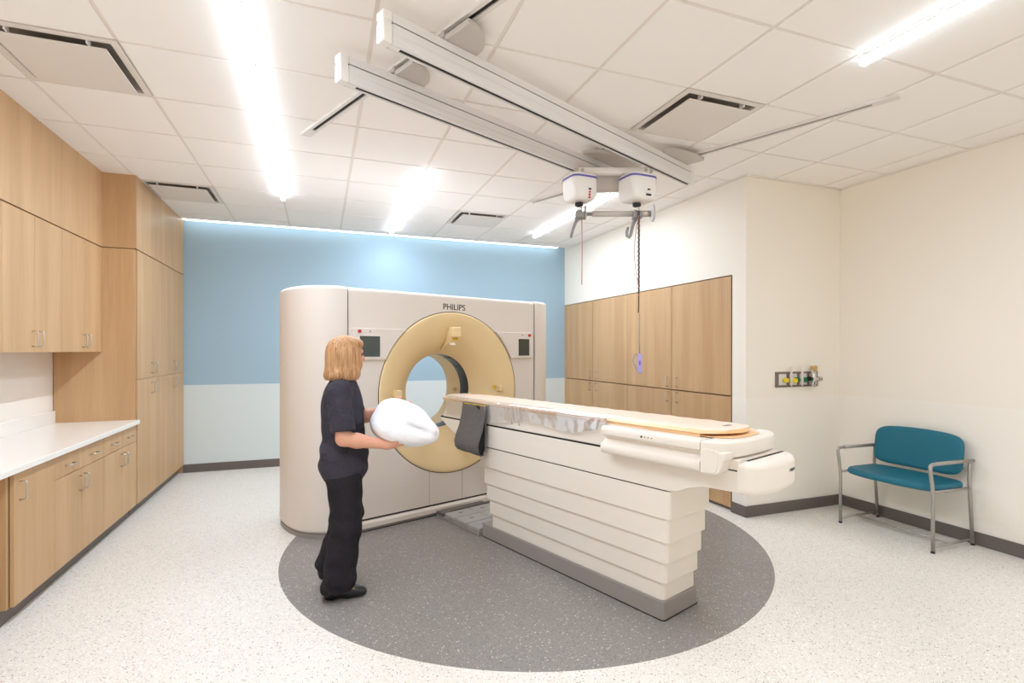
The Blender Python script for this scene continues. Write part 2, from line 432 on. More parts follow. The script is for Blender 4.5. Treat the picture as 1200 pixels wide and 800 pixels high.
# ceiling: tegular tiles dropped a little below the grid; the last strip before the blue wall is an open cove
GX0, GP, GY0, GQ = -0.967, 0.605, 3.156, 0.6215
holes = {(-1, 0), (-1, 4), (4, 4), (5, -1)}
mb = MB(); YC = 7.12
mb.cur = 1
def grid_plane(i0, i1, j0, j1):
    for i in range(i0, i1):
        for j in range(j0, j1):
            x0 = max(GX0 + i * GP, XL); x1 = min(GX0 + (i + 1) * GP, XR2); y0 = max(GY0 + j * GQ, YF); y1 = min(GY0 + (j + 1) * GQ, YC)
            if x1 - x0 < 0.001 or y1 - y0 < 0.001: continue
            yield i, j, x0, x1, y0, y1
for i, j, x0, x1, y0, y1 in grid_plane(-3, 11, -9, 8):
    if (i, j) in holes: continue
    mb.cur = 1; mb.add([(x0, y0, CZ + .006), (x1, y0, CZ + .006), (x1, y1, CZ + .006), (x0, y1, CZ + .006)], [(0, 3, 2, 1)])
    g = 0.011
    if x1 - x0 > 0.05 and y1 - y0 > 0.05:
        mb.cur = 0; mb.box(x0 + g, x1 - g, y0 + g, y1 - g, CZ, CZ + .02)
mb.cur = 0; mb.box(XL, XR2, YF, YB, CZ + 0.16, CZ + 0.2)
mb.box(XL, XR2, YC, YC + .012, CZ - 0.0, CZ + .16)
struct(mb.build('ceiling', [M['tile'], M['tbar']], recalc=False))

mb = MB(); mb.box(XL, XR, YB, YB + .1, 0, CZ + .2); mb.cur = 1; mb.box(XL, XR, YB - .004, YB + .02, 0, WZ)
struct(mb.build('wall_back', [M['blue_wall'], M['pale_panel']]))
mb = MB(); mb.box(XL - .1, XL, YF, YB, 0, CZ + .2)
struct(mb.build('wall_left', M['left_wall']))
mb = MB(); mb.box(XR2, XR2 + .1, YF, YJ + .1, 0, CZ + .2); mb.cur = 1; mb.box(XR2 - .004, XR2 + .02, YF, YJ, 0, WZ)
struct(mb.build('wall_right', [M['cream_wall'], M['cream_panel']]))
mb = MB(); mb.box(XR, XR2 - .0005, YJ, YJ + .1, 0, CZ + .2); mb.cur = 1; mb.box(XR - .004, XR2 - .0005, YJ - .004, YJ + .02, 0, WZ)
struct(mb.build('wall_return', [M['cream_wall'], M['cream_panel']]))
CT = 2.185; CY0 = 3.765; CY1 = 7.19       # recess opening for the cabinets
mb = MB(); mb.box(XR, XR + .1, YJ + .1001, CY0, 0, CZ + .2); mb.box(XR, XR + .1, CY0 + .0001, YB - .0005, CT, CZ + .2)
mb.cur = 1; mb.box(XR - .004, XR + .02, YJ + .0201, CY0 - .006, 0, WZ)
struct(mb.build('wall_alcove', [M['cream_wall'], M['cream_panel']]))
struct(MB().box(XL - .1, XR2 + .1, YF - .1, YF, 0, CZ + .2).build('wall_front', M['cream_wall']))
def baseboard(name, x0, x1, y0, y1):
    struct(MB().bbox(x0, x1, y0, y1, 0, .1, .004).build(name, M['base']))
baseboard('baseboard_back', -1.60, XR, YB - .016, YB - .004)
baseboard('baseboard_right', XR2 - .016, XR2 - .004, YF, YJ - .004)
baseboard('baseboard_return', XR - .016, XR2 - .004, YJ - .016, YJ - .004)
baseboard('baseboard_alcove', XR - .016, XR - .004, YJ - .004, CY0)
# ceiling edge angle along walls
for k, (x0, x1, y0, y1) in enumerate([(XR2 - .02, XR2, YF, YJ), (XR, XR2, YJ - .02, YJ), (XR - .02, XR, YJ - .02, YC)]):
    struct(MB().box(x0, x1, y0, y1, CZ - .012, CZ).build('trim_%d' % (k + 1), M['tbar']))

# ------------------------------------------------------------------ lights
def strip_light(x, y0, y1, label, group):
    t = thing('linear_ceiling_light', label, 'light', (x, y0, CZ), 0, group)
    L_ = y1 - y0
    MB().bbox(-.0195, .0195, 0, L_, -.010, .02, .002).build('housing', M['offwhite'], t)
    mb = MB(); mb.box(-.016, .016, .004, L_ - .004, -.044, -.0101)
    mb.m = [0 if q == 0 else 1 for q in range(6)]          # bottom lens face first, softer side faces after it
    mb.build('diffuser', [M['tube'], M['tube_side']], t, recalc=False)
    return t
strip_light(-.355, -0.6, 5.75, 'long glowing linear light running across the ceiling left of the lift rails', 'linear ceiling lights')
strip_light(.868, 4.43, 6.94, 'glowing linear light on the ceiling above the scanner, in the middle of the room', 'linear ceiling lights')
strip_light(2.71, 4.43, 6.45, 'glowing linear light partly hidden behind the lift motors near the blue wall', 'linear ceiling lights')
strip_light(2.71, -0.6, 1.95, 'glowing linear light at the upper right edge, nearest the camera', 'linear ceiling lights')
t = thing('cove_light', 'continuous recessed light washing down the top of the blue wall', 'light', (-1.55, YB - .12, CZ), 0)
MB().box(0, 4.95, 0.0, .022, .02, .06).build('housing', M['offwhite'], t)
MB().box(.01, 4.94, .005, .07, -.004, .02).build('diffuser', M['cove'], t)

def air_diffuser(i, j, label):
    x0, y0 = GX0 + i * GP, GY0 + j * GQ
    t = thing('air_diffuser', label, 'vent', (x0 + GP / 2, y0 + GQ / 2, CZ), 0, 'square ceiling air diffusers')
    a, b = GP / 2 - .003, GQ / 2 - .003
    mb = MB(); w = .035
    mb.box(-a, a, -b, -b + w, -.003, .012); mb.box(-a, a, b - w, b, -.003, .012)
    mb.box(-a, -a + w, -b + w, b - w, -.003, .012); mb.box(a - w, a, -b + w, b - w, -.003, .012)
    mb.build('frame', M['diff'], t)
    mb = MB(); z0, z1 = .012, .07; ai, bi = a - w, b - w
    P = [(-ai, -bi), (ai, -bi), (ai, bi), (-ai, bi)]; Q = [(p[0] * .9, p[1] * .9) for p in P]
    mb.add([(p[0], p[1], z0) for p in P] + [(p[0], p[1], z1) for p in Q], [(0, 1, 5, 4), (1, 2, 6, 5), (2, 3, 7, 6), (3, 0, 4, 7), (4, 5, 6, 7)])
    mb.build('duct_collar', M['cavity'], t)
    pl = MB().bbox(-ai + .026, ai - .026, -bi + .026, bi - .026, -.024, -.017, .003).build('plaque', M['diff'], t)
    for sx in (-.8, .8):
        for sy in (-1, 1):
            MB().box(sx * (ai - .06) - .004, sx * (ai - .06) + .004, sy * (bi - .02) - .02, sy * (bi - .02) + .02, -.017, .014).build('bracket', M['diff'], t)
air_diffuser(-1, 0, 'square air diffuser in the ceiling at the upper left edge, above the nearest wall cabinets')
air_diffuser(-1, 4, 'square air diffuser in the ceiling beside the top of the tall cabinets')
air_diffuser(4, 4, 'small-looking square air diffuser in the ceiling near the blue wall, left of the lift motors')
air_diffuser(5, -1, 'square air diffuser in the ceiling to the right of the lift rails')

# ------------------------------------------------------------------ cabinets
def handle_v(mb, x, y, z, s=1, L_=.10, out=.032):
    """U handle standing off in +x*s"""
    r = .012; pts = [(x, y, z - L_ / 2), (x + s * (out - r), y, z - L_ / 2), (x + s * (out - .003), y, z - L_ / 2 + .003), (x + s * out, y, z - L_ / 2 + r), (x + s * out, y, z + L_ / 2 - r), (x + s * (out - .003), y, z + L_ / 2 - .003), (x + s * (out - r), y, z + L_ / 2), (x, y, z + L_ / 2)]
    mb.tube(pts, .0045, 8)
def handle_h(mb, x, y, z, s=1, L_=.10, out=.032):
    r = .012; pts = [(x, y - L_ / 2, z), (x + s * (out - r), y - L_ / 2, z), (x + s * (out - .003), y - L_ / 2 + .003, z), (x + s * out, y - L_ / 2 + r, z), (x + s * out, y + L_ / 2 - r, z), (x + s * (out - .003), y + L_ / 2 - .003, z), (x + s * (out - r), y + L_ / 2, z), (x, y + L_ / 2, z)]
    mb.tube(pts, .0045, 8)

def cabinet(name, label, group, xb, xf, y0, y1, z0, z1, doors=(), drawers=(), kick=None, s=1, gap=.0016, extra=None):
    """xb back plane, xf door front plane; doors: (ya,yb,za,zb,hy,hz) in world; carcass behind"""
    t = thing(name, label, 'cabinet', ((xb + xf) / 2, (y0 + y1) / 2, 0), 0, group)
    ox, oy = t.location.x, t.location.y
    xd = xf - s * .02
    a, b = sorted((xb - ox, xd - s * .003 - ox))
    MB().box(a, b, y0 - oy + .0005, y1 - oy - .0005, z0, z1).build('carcass', [M['wood']], t)
    # dark reveal board behind the doors
    a, b = sorted((xd - s * .003 - ox, xd - ox))
    MB().box(a, b, y0 - oy + .002, y1 - oy - .002, z0 + .002, z1 - .002).build('reveal', M['gap'], t)
    for kind, lst in (('door', doors), ('drawer', drawers)):
        for (ya, yb, za, zb, hy, hz) in lst:
            a, b = sorted((xd - ox, xf - ox))
            d = MB().bbox(a, b, ya + gap - oy, yb - gap - oy, za + gap, zb - gap, .0012, 1).build(kind, M['wood'], t)
            if hy is not None:
                h = MB(); (handle_v if kind == 'door' else handle_h)(h, xf - ox, hy - oy, hz, s); h.build('handle', M['steel'], d)
    if kick:
        a, b = sorted((xb - ox, kick - ox)); MB().box(a, b, y0 - oy, y1 - oy, 0, z0).build('toe_kick', M['kick'], t)
    if extra: extra(t, ox, oy)
    return t
XF = -1.548; XU = -1.8; YT = 5.52
# upper wall cabinets (left wall)
ub = [3.22, 3.605, 3.99, 4.375, 4.765, 5.155, 5.519]
for k, lab in enumerate(['wall cabinet over the counter, cut off by the left edge of the photo', 'wall cabinet over the counter, second from the tall cabinets', 'wall cabinet over the counter, directly beside the tall cabinets']):
    a, m_, b = ub[2 * k: 2 * k + 3]
    cabinet('wall_cabinet', 'oak ' + lab, 'oak wall cabinets over the counter', XL, XU, a, b, 1.47, 2.386,
            doors=[(a, m_, 1.468, 2.386, m_ - .035, 1.56), (m_, b, 1.468, 2.386, m_ + .04, 1.56)])
t = thing('soffit_panel', 'long plain oak panel closing the space between wall cabinets and ceiling', 'panel', (XU, 4.4, 2.394))
MB().box(-.3, 0, 3.22 - 4.4, YT - 4.4 - .001, 0, CZ - 2.394).build('face_panel', M['wood'], t)
# tall cabinets
tall = [(5.52, 5.55, 6.01, 6.42), (6.42, 6.42, 6.815, 7.235)]
for k, (y0, ya, ym, y1) in enumerate(tall):
    def ex(t, ox, oy, k=k, y0=y0):
        if k == 0: MB().box(XL + .005 - ox, XF - .012 - ox, -.0 + 5.519 - oy, 5.538 - oy, .095, 2.388).build('side_panel', M['wood'], t)
    cabinet('tall_cabinet', ['tall light oak cabinet at the end of the counter, with exposed side panel', 'tall light oak cabinet in the corner beside the blue wall'][k], 'tall oak cabinets',
            XL + .02, XF, y0 + (.02 if k == 0 else 0), y1, .095, 2.388,
            doors=[(ya, ym, .095, 1.218, ym - .05, 1.12), (ym, y1, .095, 1.218, ym + .05, 1.12), (ya, ym, 1.218, 2.388, ym - .05, 1.315), (ym, y1, 1.218, 2.388, ym + .05, 1.315)], kick=-1.607, extra=ex)
t = thing('soffit_panel', 'short oak panel box closing the space above the tall cabinets', 'panel', (XF, 6.38, 2.395))
MB().box(XL - XF + .002, 0, YT - 6.38, 7.235 - 6.38, 0, CZ - 2.395).build('face_panel', M['wood'], t)
struct(MB().box(XL, XF - .012, 7.236, YB - .001, 0, CZ).build('trim_4', M['wood']))
# base cabinets
zt = .822; zd = .672
cabinet('base_cabinet', 'narrow oak base cabinet with one full-height door, nearest the camera', 'oak base cabinets', XL + .02, XF, 3.542, 3.998, .097, zt,
        doors=[(3.542, 3.998, .097, zt - .006, 3.6, .715)], kick=-1.607)
for k, (a, m_, b) in enumerate([(3.998, 4.388, 4.778), (4.778, 5.168, YT)]):
    lab = ['oak base cabinet with two drawers over two doors, in the middle of the counter run', 'oak base cabinet with two drawers over two doors, against the tall cabinets'][k]
    cabinet('base_cabinet', lab, 'oak base cabinets', XL + .02, XF, a, b, .097, zt,
            doors=[(a, m_, .097, zd, m_ - .035, .575), (m_, b, .097, zd, m_ + .04, .575)],
            drawers=[(a, m_, zd, zt - .006, (a + m_) / 2, .738), (m_, b, zd, zt - .006, (m_ + b) / 2, .738)], kick=-1.607)
t = thing('knee_space_desk', 'oak knee-space section under the counter at the lower left edge, with recessed apron', 'desk', (XF, 3.2, 0))
MB().bbox(-.09, -.07, -.4, .315, .70, zt, .002).build('apron', M['wood'], t)
MB().bbox(-.32, -.30, -.4, .315, .095, .698, .002).build('back_panel', M['wood'], t)
MB().bbox(-.58, -.022, .318, .34, .095, zt, .002).build('end_panel', M['wood'], t)
MB().box(-.42, -.06, -.4, .34, 0, .095).build('toe_kick', M['kick'], t)
t = thing('countertop', 'white quartz countertop with low backsplash along the left wall', 'countertop', (-1.84, 4.2, .824))
MB().bbox(XL + 1.84, -1.52 + 1.84, 2.8 - 4.2, YT - 4.2 - .001, 0, .036, .004).build('slab', M['counter'], t)
MB().bbox(XL + 1.84, XL + 1.84 + .02, 2.8 - 4.2, YT - 4.2 - .001, .036, .14, .003).build('backsplash', M['counter'], t)
# right alcove cabinets, flush in the wall
for k, (a, m_, b) in enumerate([(5.506, 6.372, CY1), (CY0 + .012, 4.644, 5.506)]):
    where = ['far end beside the blue wall', 'near end by the outside corner'][k]
    cabinet('wall_cabinet', 'upper oak two-door cabinet in the right wall, ' + where, 'oak cabinets in the right wall recess', XR + .3, XR, a, b, 1.066, CT - .006,
            doors=[(m_, b, 1.066, CT - .006, m_ + .06, 1.145), (a, m_, 1.066, CT - .006, m_ - .10 if k == 1 else m_ - .11, 1.145)], s=-1, gap=.004)
    cabinet('base_cabinet', 'lower oak two-door cabinet in the right wall, ' + where, 'oak cabinets in the right wall recess', XR + .3, XR, a, b, .03, 1.062,
            doors=[(m_, b, .03, 1.062, m_ + .06, 0.985), (a, m_, .03, 1.062, m_ - .10 if k == 1 else m_ - .11, 0.985)], kick=XR + .03, s=-1, gap=.004)
struct(MB().box(XR + .001, XR + .09, CY0 + .0005, CY0 + .0115, 0, CT - .005).build('trim_5', M['gap']))
struct(MB().box(XR - .002, XR + .02, CY1 + .001, YB - .005, .0, CT - .001).build('trim_6', M['wood']))

# ------------------------------------------------------------------ CT scanner (local x along the face, -y towards the table)
TH = math.radians(18.9); OG = (1.151, 4.676, 0)
HZ = 1.995; BC = 1.10; BR = .735
gan = thing('ct_scanner', 'large cream medical scanner with a yellow ring-shaped opening, standing before the blue wall', 'scanner', OG, TH)
def plate_ring(mb, y0, ydir, R, x1=1.0, zlo=.1, zhi=HZ, depth=.1, n=128, rnd=.035):
    angs = sorted(set([2 * PI * k / n for k in range(n)] + [math.atan2(z - BC, x) % (2 * PI) for x in (-x1, x1) for z in (zlo, zhi)]))
    loops = [[], [], [], [], [], []]
    for a in angs:
        c, s_ = math.cos(a), math.sin(a)
        t = min((x1 / abs(c)) if abs(c) > 1e-9 else 1e9, ((zhi - BC) / s_) if s_ > 1e-9 else ((zlo - BC) / s_ if s_ < -1e-9 else 1e9))
        X, Z = c * t, BC + s_ * t
        top = Z > zhi - 1e-6
        loops[0].append((R * c, y0, BC + R * s_))
        for k, (dz, dy) in enumerate([(rnd, 0), (rnd * .6, .1 * rnd), (.3 * rnd, .3 * rnd), (.08 * rnd, .65 * rnd), (0, rnd)]):
            zz = min(Z, zhi - dz); loops[k + 1].append((X, y0 + ydir * (dy if Z > zhi - rnd else dy * 0.2 * 0), zz))
    loops.append([(p[0], y0 + ydir * depth, p[2]) for p in loops[-1]])
    N_ = len(angs); vs = [p for l in loops for p in l]
    fs = [(i * N_ + k, i * N_ + (k + 1) % N_, (i + 1) * N_ + (k + 1) % N_, (i + 1) * N_ + k) for i in range(len(loops) - 1) for k in range(N_)]
    mb.add(vs, fs, False)
mb = MB(); plate_ring(mb, 0.0, 1, BR, x1=.993, depth=.45); mb.build('front_cover', M['shell'], gan, sharp=35)
mb = MB(); plate_ring(mb, 0.92, -1, .56, x1=.998, depth=.47); mb.build('rear_cover', M['shell'], gan, sharp=35)
# side covers with rounded ends
for sgn in (-1, 1):
    plan = superarc(sgn * 1.006, .46, sgn * .353, .47, 40, -PI / 2, PI / 2, 2.35)
    mb = MB(); mb.rprism(plan, 'z', .035, HZ + .004, .03, 4)
    so = mb.build('side_cover', M['shell'], gan, sharp=40)
    plan2 = superarc(sgn * 1.004, .46, sgn * .35, .462, 40, -PI / 2, PI / 2, 2.35)
    MB().prism(plan2, 'z', 0.0, .035).build('side_plinth', M['plinth'], gan)
    MB().box(min(sgn * .992, sgn * 1.007), max(sgn * .992, sgn * 1.007), .012, .90, .1, HZ - .02).build('seam', M['seam'], gan)
MB().box(-.996, .996, .004, .9, .084, .101).build('seam', M['seam'], gan)
MB().rprism([(-.03, .03), (-.03, .068), (-.018, .084), (.8, .084), (.8, .03)], 'x', -1.0, 1.0, .003, 2).build('base_skirt', M['shell'], gan)
MB().box(-1.0, 1.0, -.016, .85, 0, .006).build('painted_shadow_gap', M['seam'], gan)  # thin dark strip painting the shadow line where the scanner base meets the floor
MB().box(-1.0, 1.0, -.012, .85, 0, .03).build('base_plinth', M['plinth'], gan)
MB().box(-.0015 - .25, .0015 - .25, -.0006, .01, .1, .40).build('seam', M['plinth'], gan)
MB().box(.10, .103, -.0006, .01, .1, .40).build('seam', M['plinth'], gan)
# ring / funnel
prof = [(.735, -.002), (.728, -.010), (.715, -.012), (.66, .004), (.60, .026), (.54, .056), (.48, .098), (.43, .146), (.39, .195), (.365, .232), (.355, .25), (.35, .262)]
ring = MB().lathe_y(prof, 0, BC, 128).build('gantry_ring', M['yellow'], gan)
MB().lathe_y([(.741, -.0012), (.741, .01)], 0, BC, 128).lathe_y([(.7415, -.001), (.733, -.001)], 0, BC, 128).build('seam', M['gap'], gan)
MB().lathe_y([(.35, .262), (.349, .265), (.349, .41), (.35, .413)], 0, BC, 96).build('scan_window', M['darkring'], gan)
mb = MB()
for a in (40, 65, 20): 
    ca, sa = math.cos(math.radians(a)), math.sin(math.radians(a))
    mb.tube([(.3475 * ca, .264, BC + .3475 * sa), (.3475 * ca, .411, BC + .3475 * sa)], .0025, 6)
mb.build('window_joint', M['ink'], gan)
MB().lathe_y([(.35, .413), (.35, .66), (.36, .68), (.39, .74), (.45, .82), (.53, .90), (.565, .925)], 0, BC, 96).build('bore_liner', M['yellow'], gan)
# positioning pod at the top of the ring
mb = MB(); mb.prism([(.52, -.045), (.60, -.012), (.60, .03), (.45, .10), (.40, .16), (.385, .16), (.46, .02)], 'x', -.03, .03)
bmv = [(v[0], v[2], v[1] + BC) for v in mb.v]; mb.v = bmv
pod = mb.build('positioning_pod', M['yellow'], gan)
mb = MB(); mb.bbox(-.045, .045, -.07, .012, BC + .505, BC + .60, .012, 3); mb.build('camera_housing', M['yellow'], pod)
for q, (zz, yy, c) in enumerate([(.49, -.018, 'stickyellow'), (.445, .03, 'white')]):
    mb = MB(); mb.prism([(-.028, -.014), (.028, -.014), (.028, .014), (-.028, .014)], 'y', -.003, .003)
    mm = Matrix.Translation((0.004, yy - .012, BC + zz)) @ Euler((math.radians(-42), 0, 0)).to_matrix().to_4x4()
    mb.v = [(mm @ Vector(v)).to_tuple() for v in mb.v]; mb.build('warning_label', M[c], pod)['label'] = ['yellow warning label', 'white label'][q]
for sx, rr_ in ((-.56, .03), (.56, .022)):
    p = MB().bbox(sx - rr_, sx + rr_, -.012 if sx > 0 else -.03, .07, BC - .02, BC + .015 + rr_, .008, 3).build('laser_port', M['yellow'], gan)
MB().bbox(.50, .53, .045, .052, BC + .005, BC + .04, .001).build('warning_label', M['stickyellow'], gan)['label'] = 'yellow warning label'
MB().ell((.335, .50, BC - .02), .012, .03, .02, 12).build('bore_light', M['brass'], gan)
# display panels
for sgn in (-1, 1):
    zlo, zhi = 1.405, 1.667; R = .744
    arc = []
    for i in range(13):
        z = zlo + (zhi - zlo) * i / 12; arc.append((sgn * math.sqrt(R * R - (z - BC) ** 2), z))
    r = .025; oc = superarc(sgn * (.968 - r), zhi - r, sgn * r, r, 6, PI / 2, 0) + superarc(sgn * (.968 - r), zlo + r, sgn * r, r, 6, 0, -PI / 2)
    poly = arc + oc
    p = MB().rprism(poly, 'y', -.024, .002, .006, 3).build('display_panel', M['shell'], gan)
    x0, x1 = sorted((sgn * .91, sgn * (.735 if sgn < 0 else .765)))
    MB().bbox(x0 - .006, x1 + .006, -.028, -.022, 1.432 - .006, 1.602 + .006, .002).build('screen_bezel', M['offwhite'], p)
    MB().bbox(x0, x1, -.0295, -.0275, 1.432, 1.602, .001).build('screen', M['screen'], p)
    MB().cyl((sgn * .912, -.036, 1.64), .014, .014, 'y', 20).build('stop_button', M['red'], p)
    MB().cyl((sgn * .82, -.027, 1.64), .007, .005, 'y', 16).build('indicator', M['plinth'], p)

def text_mesh(body, height, name, m, parent, loc, rot, offset=0.0, extrude=.0012, align='CENTER'):
    cu = bpy.data.curves.new(name, 'FONT'); cu.body = body; cu.size = 1; cu.align_x = align; cu.align_y = 'CENTER'; cu.extrude = 0; cu.offset = offset
    to = bpy.data.objects.new(name + '_tmp', cu); COL.objects.link(to)
    dg = bpy.context.evaluated_depsgraph_get(); me = bpy.data.meshes.new_from_object(to.evaluated_get(dg))
    bpy.data.objects.remove(to); bpy.data.curves.remove(cu)
    zs = [v.co.y for v in me.vertices]; k = height / (max(zs) - min(zs))
    for v in me.vertices: v.co *= k
    bm = bmesh.new(); bm.from_mesh(me)
    r = bmesh.ops.extrude_face_region(bm, geom=bm.faces[:]); bmesh.ops.translate(bm, verts=[g for g in r['geom'] if isinstance(g, bmesh.types.BMVert)], vec=(0, 0, extrude))
    bmesh.ops.recalc_face_normals(bm, faces=bm.faces[:]); bm.to_mesh(me); bm.free()
    me.materials.clear(); me.materials.append(m); me.name = name
    o = bpy.data.objects.new(name, me); COL.objects.link(o); o.parent = parent; o.location = loc; o.rotation_euler = rot
    return o
text_mesh('PHILIPS', .055, 'lettering', M['ink'], gan, (.012, -.0003, 1.882), (PI / 2, 0, 0), offset=.006)

# ------------------------------------------------------------------ scanner table
tab = thing('scanner_table', 'cream motorised patient table with stacked telescoping panels on a grey plinth', 'table', OG, TH)
def bb(s0, s1, t0, t1, z0, z1, r=.004, seg=2): return MB().bbox(s0, s1, -t1, -t0, z0, z1, r, seg)
def rp(mb, s0, s1, t0, t1, z0, z1, rv, rc):
    """box with vertical corners radius rv and cap bevel rc"""
    return mb.rprism(rrect(s0, s1, -t1, -t0, rv), 'z', z0, z1, rc, 2)
rp(MB(), -.172, .172, .69, 2.385, 0, .105, .02, .004).build('plinth', M['plinth'], tab, sharp=40)
rp(MB(), -.175, .175, .688, 2.388, 0, .006, .02, .001).build('painted_shadow_gap', M['seam'], tab)  # near-black sheet standing in for the shadow gap under the table plinth
tz = [.105, .20, .318, .437, .57, .727]; far = [.80, .778, .755, .74, .70]; near = [2.376, 2.393, 2.410, 2.427, 2.445]; hw = [.160, .172, .184, .196, .208]
for k in range(5):
    mb = MB(); rp(mb, -hw[k], hw[k], far[k], near[k], tz[k] + (.004 if k else 0), tz[k + 1] + .001, .028, .004)
    if k: rp(mb, -hw[k] + .012, hw[k] - .012, far[k] + .01, near[k] - .012, tz[k] - .004, tz[k] + .006, .022, .001)
    mb.build('telescoping_panel', M['shell2'], tab, sharp=35)
rp(MB(), -.2055, .2055, .71, 2.441, .724, .735, .026, .001).build('seam', M['seam'], tab)
# beam
prof = [(.115, .903), (.13, .885), (.30, .80), (.48, .745), (.60, .733), (2.44, .733), (2.50, .745), (2.56, .775), (2.64, .798), (2.83, .806), (2.83, .962), (2.70, .962), (2.70, .903)]
MB().rprism([(-p[0], p[1]) for p in prof], 'x', -.2125, .2125, .007, 3).build('beam', M['shell2'], tab, sharp=30)
bb(-.2115, .2115, .13, 2.69, .90, .912, .001).build('seam', M['seam'], tab)
bb(-.2135, -.2, 2.70, 2.842, .907, .914, .001).build('seam', M['seam'], tab)
prof = [(.165, .911), (.255, 1.05), (2.3, 1.05), (2.3, .911)]
MB().rprism([(-p[0], p[1]) for p in prof], 'x', -.212, .212, .006, 3).build('cradle_support', M['shell2'], tab, sharp=30)
# rounded lower end unit
e1 = [(-.232, -2.8305), (.232, -2.8305)] + superarc(0, -2.832, .232, .112, 30, 0, -PI, 2.8)[1:-1]
MB().rprism(e1, 'z', .80, .962, .035, 5).build('end_cover', M['shell2'], tab, sharp=40)
# upper head unit
e2 = [(-.296, -2.679), (.296, -2.679)] + superarc(0, -2.679, .296, .145, 40, 0, -PI, 2.9)[1:-1]
MB().rprism(e2, 'z', .968, 1.049, .014, 5).build('head_cover', M['shell2'], tab, sharp=40)
e3 = [(-.20, -2.40), (.20, -2.40)] + superarc(0, -2.62, .20, .16, 24, 0, -PI, 3.0)
MB().prism(e3, 'z', 1.051, 1.0535).build('recess', M['padside'], tab)
for sgn in (-1, 1):
    cs = [(.20, 1.047), (.275, 1.047), (.288, 1.043), (.296, 1.033), (.298, 1.016), (.296, 1.002), (.284, .994), (.258, .986), (.256, .974), (.268, .962), (.290, .950), (.301, .938), (.303, .92), (.300, .903), (.290, .893), (.27, .888), (.20, .888)]
    MB().prism([(sgn * p[0], p[1]) for p in cs], 'y', -2.675, -2.045).build('side_rail', M['shell2'], tab, sharp=40)
    if sgn > 0: continue
    tp = [(2.6765, .890), (2.735, .890), (2.762, .896), (2.778, .912), (2.786, .94), (2.793, .962), (2.802, .975), (2.802, 1.0), (2.6765, 1.0)]
    a_, b_ = sorted((sgn * .2, sgn * .2985)); MB().rprism([(-p[0], p[1]) for p in tp], 'x', a_, b_, .006, 3).build('side_rail_cap', M['shell2'], tab, sharp=40)
    tp = [(2.684, .897), (2.735, .897), (2.755, .903), (2.765, .92), (2.772, .985), (2.770, 1.002), (2.76, 1.010), (2.684, 1.014)]
    a_, b_ = sorted((sgn * .29, sgn * .3025)); MB().rprism([(-p[0], p[1]) for p in tp], 'x', a_, b_, .003, 2).build('access_panel', M['shell2'], tab, sharp=40)
    mb = MB(); mb.cyl((sgn * .274, -2.745, 1.02), .0045, .006 * sgn, 'x', 12); mb.build('screw', M['ink'], tab)
for s_, t_ in ((-.10, 2.8185), (.14, 2.815)):
    MB().cyl((s_, -t_ - .002, 1.015), .0045, .01, 'y', 12).build('screw', M['ink'], tab)
mb = MB()
for k in range(4): mb.cyl((-.2995, -2.33 - .022 * k, 1.020), .006 if k == 0 else .003, .004, 'x', 12)
mb.build('control_button', M['ink'], tab)
text_mesh('PHILIPS', .015, 'lettering', M['ink'], tab, (.10, -2.9405, .895), (PI / 2, 0, .05), offset=.004)
# cradle
plan = [(-.205, -2.62), (.205, -2.62), (.205, -.35), (.15, -.06), (.08, -.01), (-.08, -.01), (-.15, -.06), (-.205, -.35)]
MB().rprism(plan, 'z', 1.046, 1.066, .006, 2).build('cradle', M['padside'], tab, sharp=40)
# pad
pad = thing('table_pad', 'thin peach vinyl mattress pad lying on the patient table', 'mattress', OG, TH)
plan = []
pl_ = [(-.215, -.34), (-.215, -2.63)] + [( -.215 * math.cos(PI * i / 12), -2.63 - .07 * math.sin(PI * i / 12)) for i in range(1, 12)] + [(.215, -2.63), (.215, -.34), (.14, -.10), (-.14, -.10)]
bm = bmesh.new()
N1, N2 = 120, 14
rows = []
for i in range(N1 + 1):
    tt = .08 + (2.70 - .08) * i / N1
    if tt < .34: w = .14 + (.215 - .14) * (tt - .08) / .26
    elif tt > 2.60: w = .215 * math.sqrt(max(.05, 1 - ((tt - 2.60) / .10) ** 2 * .55))
    else: w = .215
    row = []
    for j in range(N2 + 1):
        q = -1 + 2 * j / N2
        bulge = (1 - q ** 6)
        z = 1.067 + .023 * bulge + .0018 * math.sin(tt * 23 + q * 2.1) * (1 - q * q) + .0012 * math.sin(tt * 51 + 3 * q)
        bow = .05 * (1 - q * q) if tt > 2.2 else 0
        row.append(bm.verts.new((q * w, -(tt + (bow * max(0, (tt - 2.2) / .5))), z)))
    rows.append(row)
for i in range(N1):
    for j in range(N2): bm.faces.new([rows[i][j], rows[i][j + 1], rows[i + 1][j + 1], rows[i + 1][j]])
bot = bmesh.ops.extrude_face_region(bm, geom=bm.faces[:])
for v in [g for g in bot['geom'] if isinstance(g, bmesh.types.BMVert)]: v.co.z = 1.0665
bmesh.ops.recalc_face_normals(bm, faces=bm.faces[:])
mb = MB().bm(bm, True)
for q, f in enumerate(mb.f):
    zz_ = [mb.v[i][2] for i in f]
    if max(zz_) - min(zz_) > .006 and min(zz_) < 1.075: mb.m[q] = 1
mb.build('cushion', [M['pad'], M['padside']], pad, sharp=50)
MB().box(-.03, .03, -2.665, -2.645, 1.0905, 1.0925).build('printed_label', M['plinth'], pad)
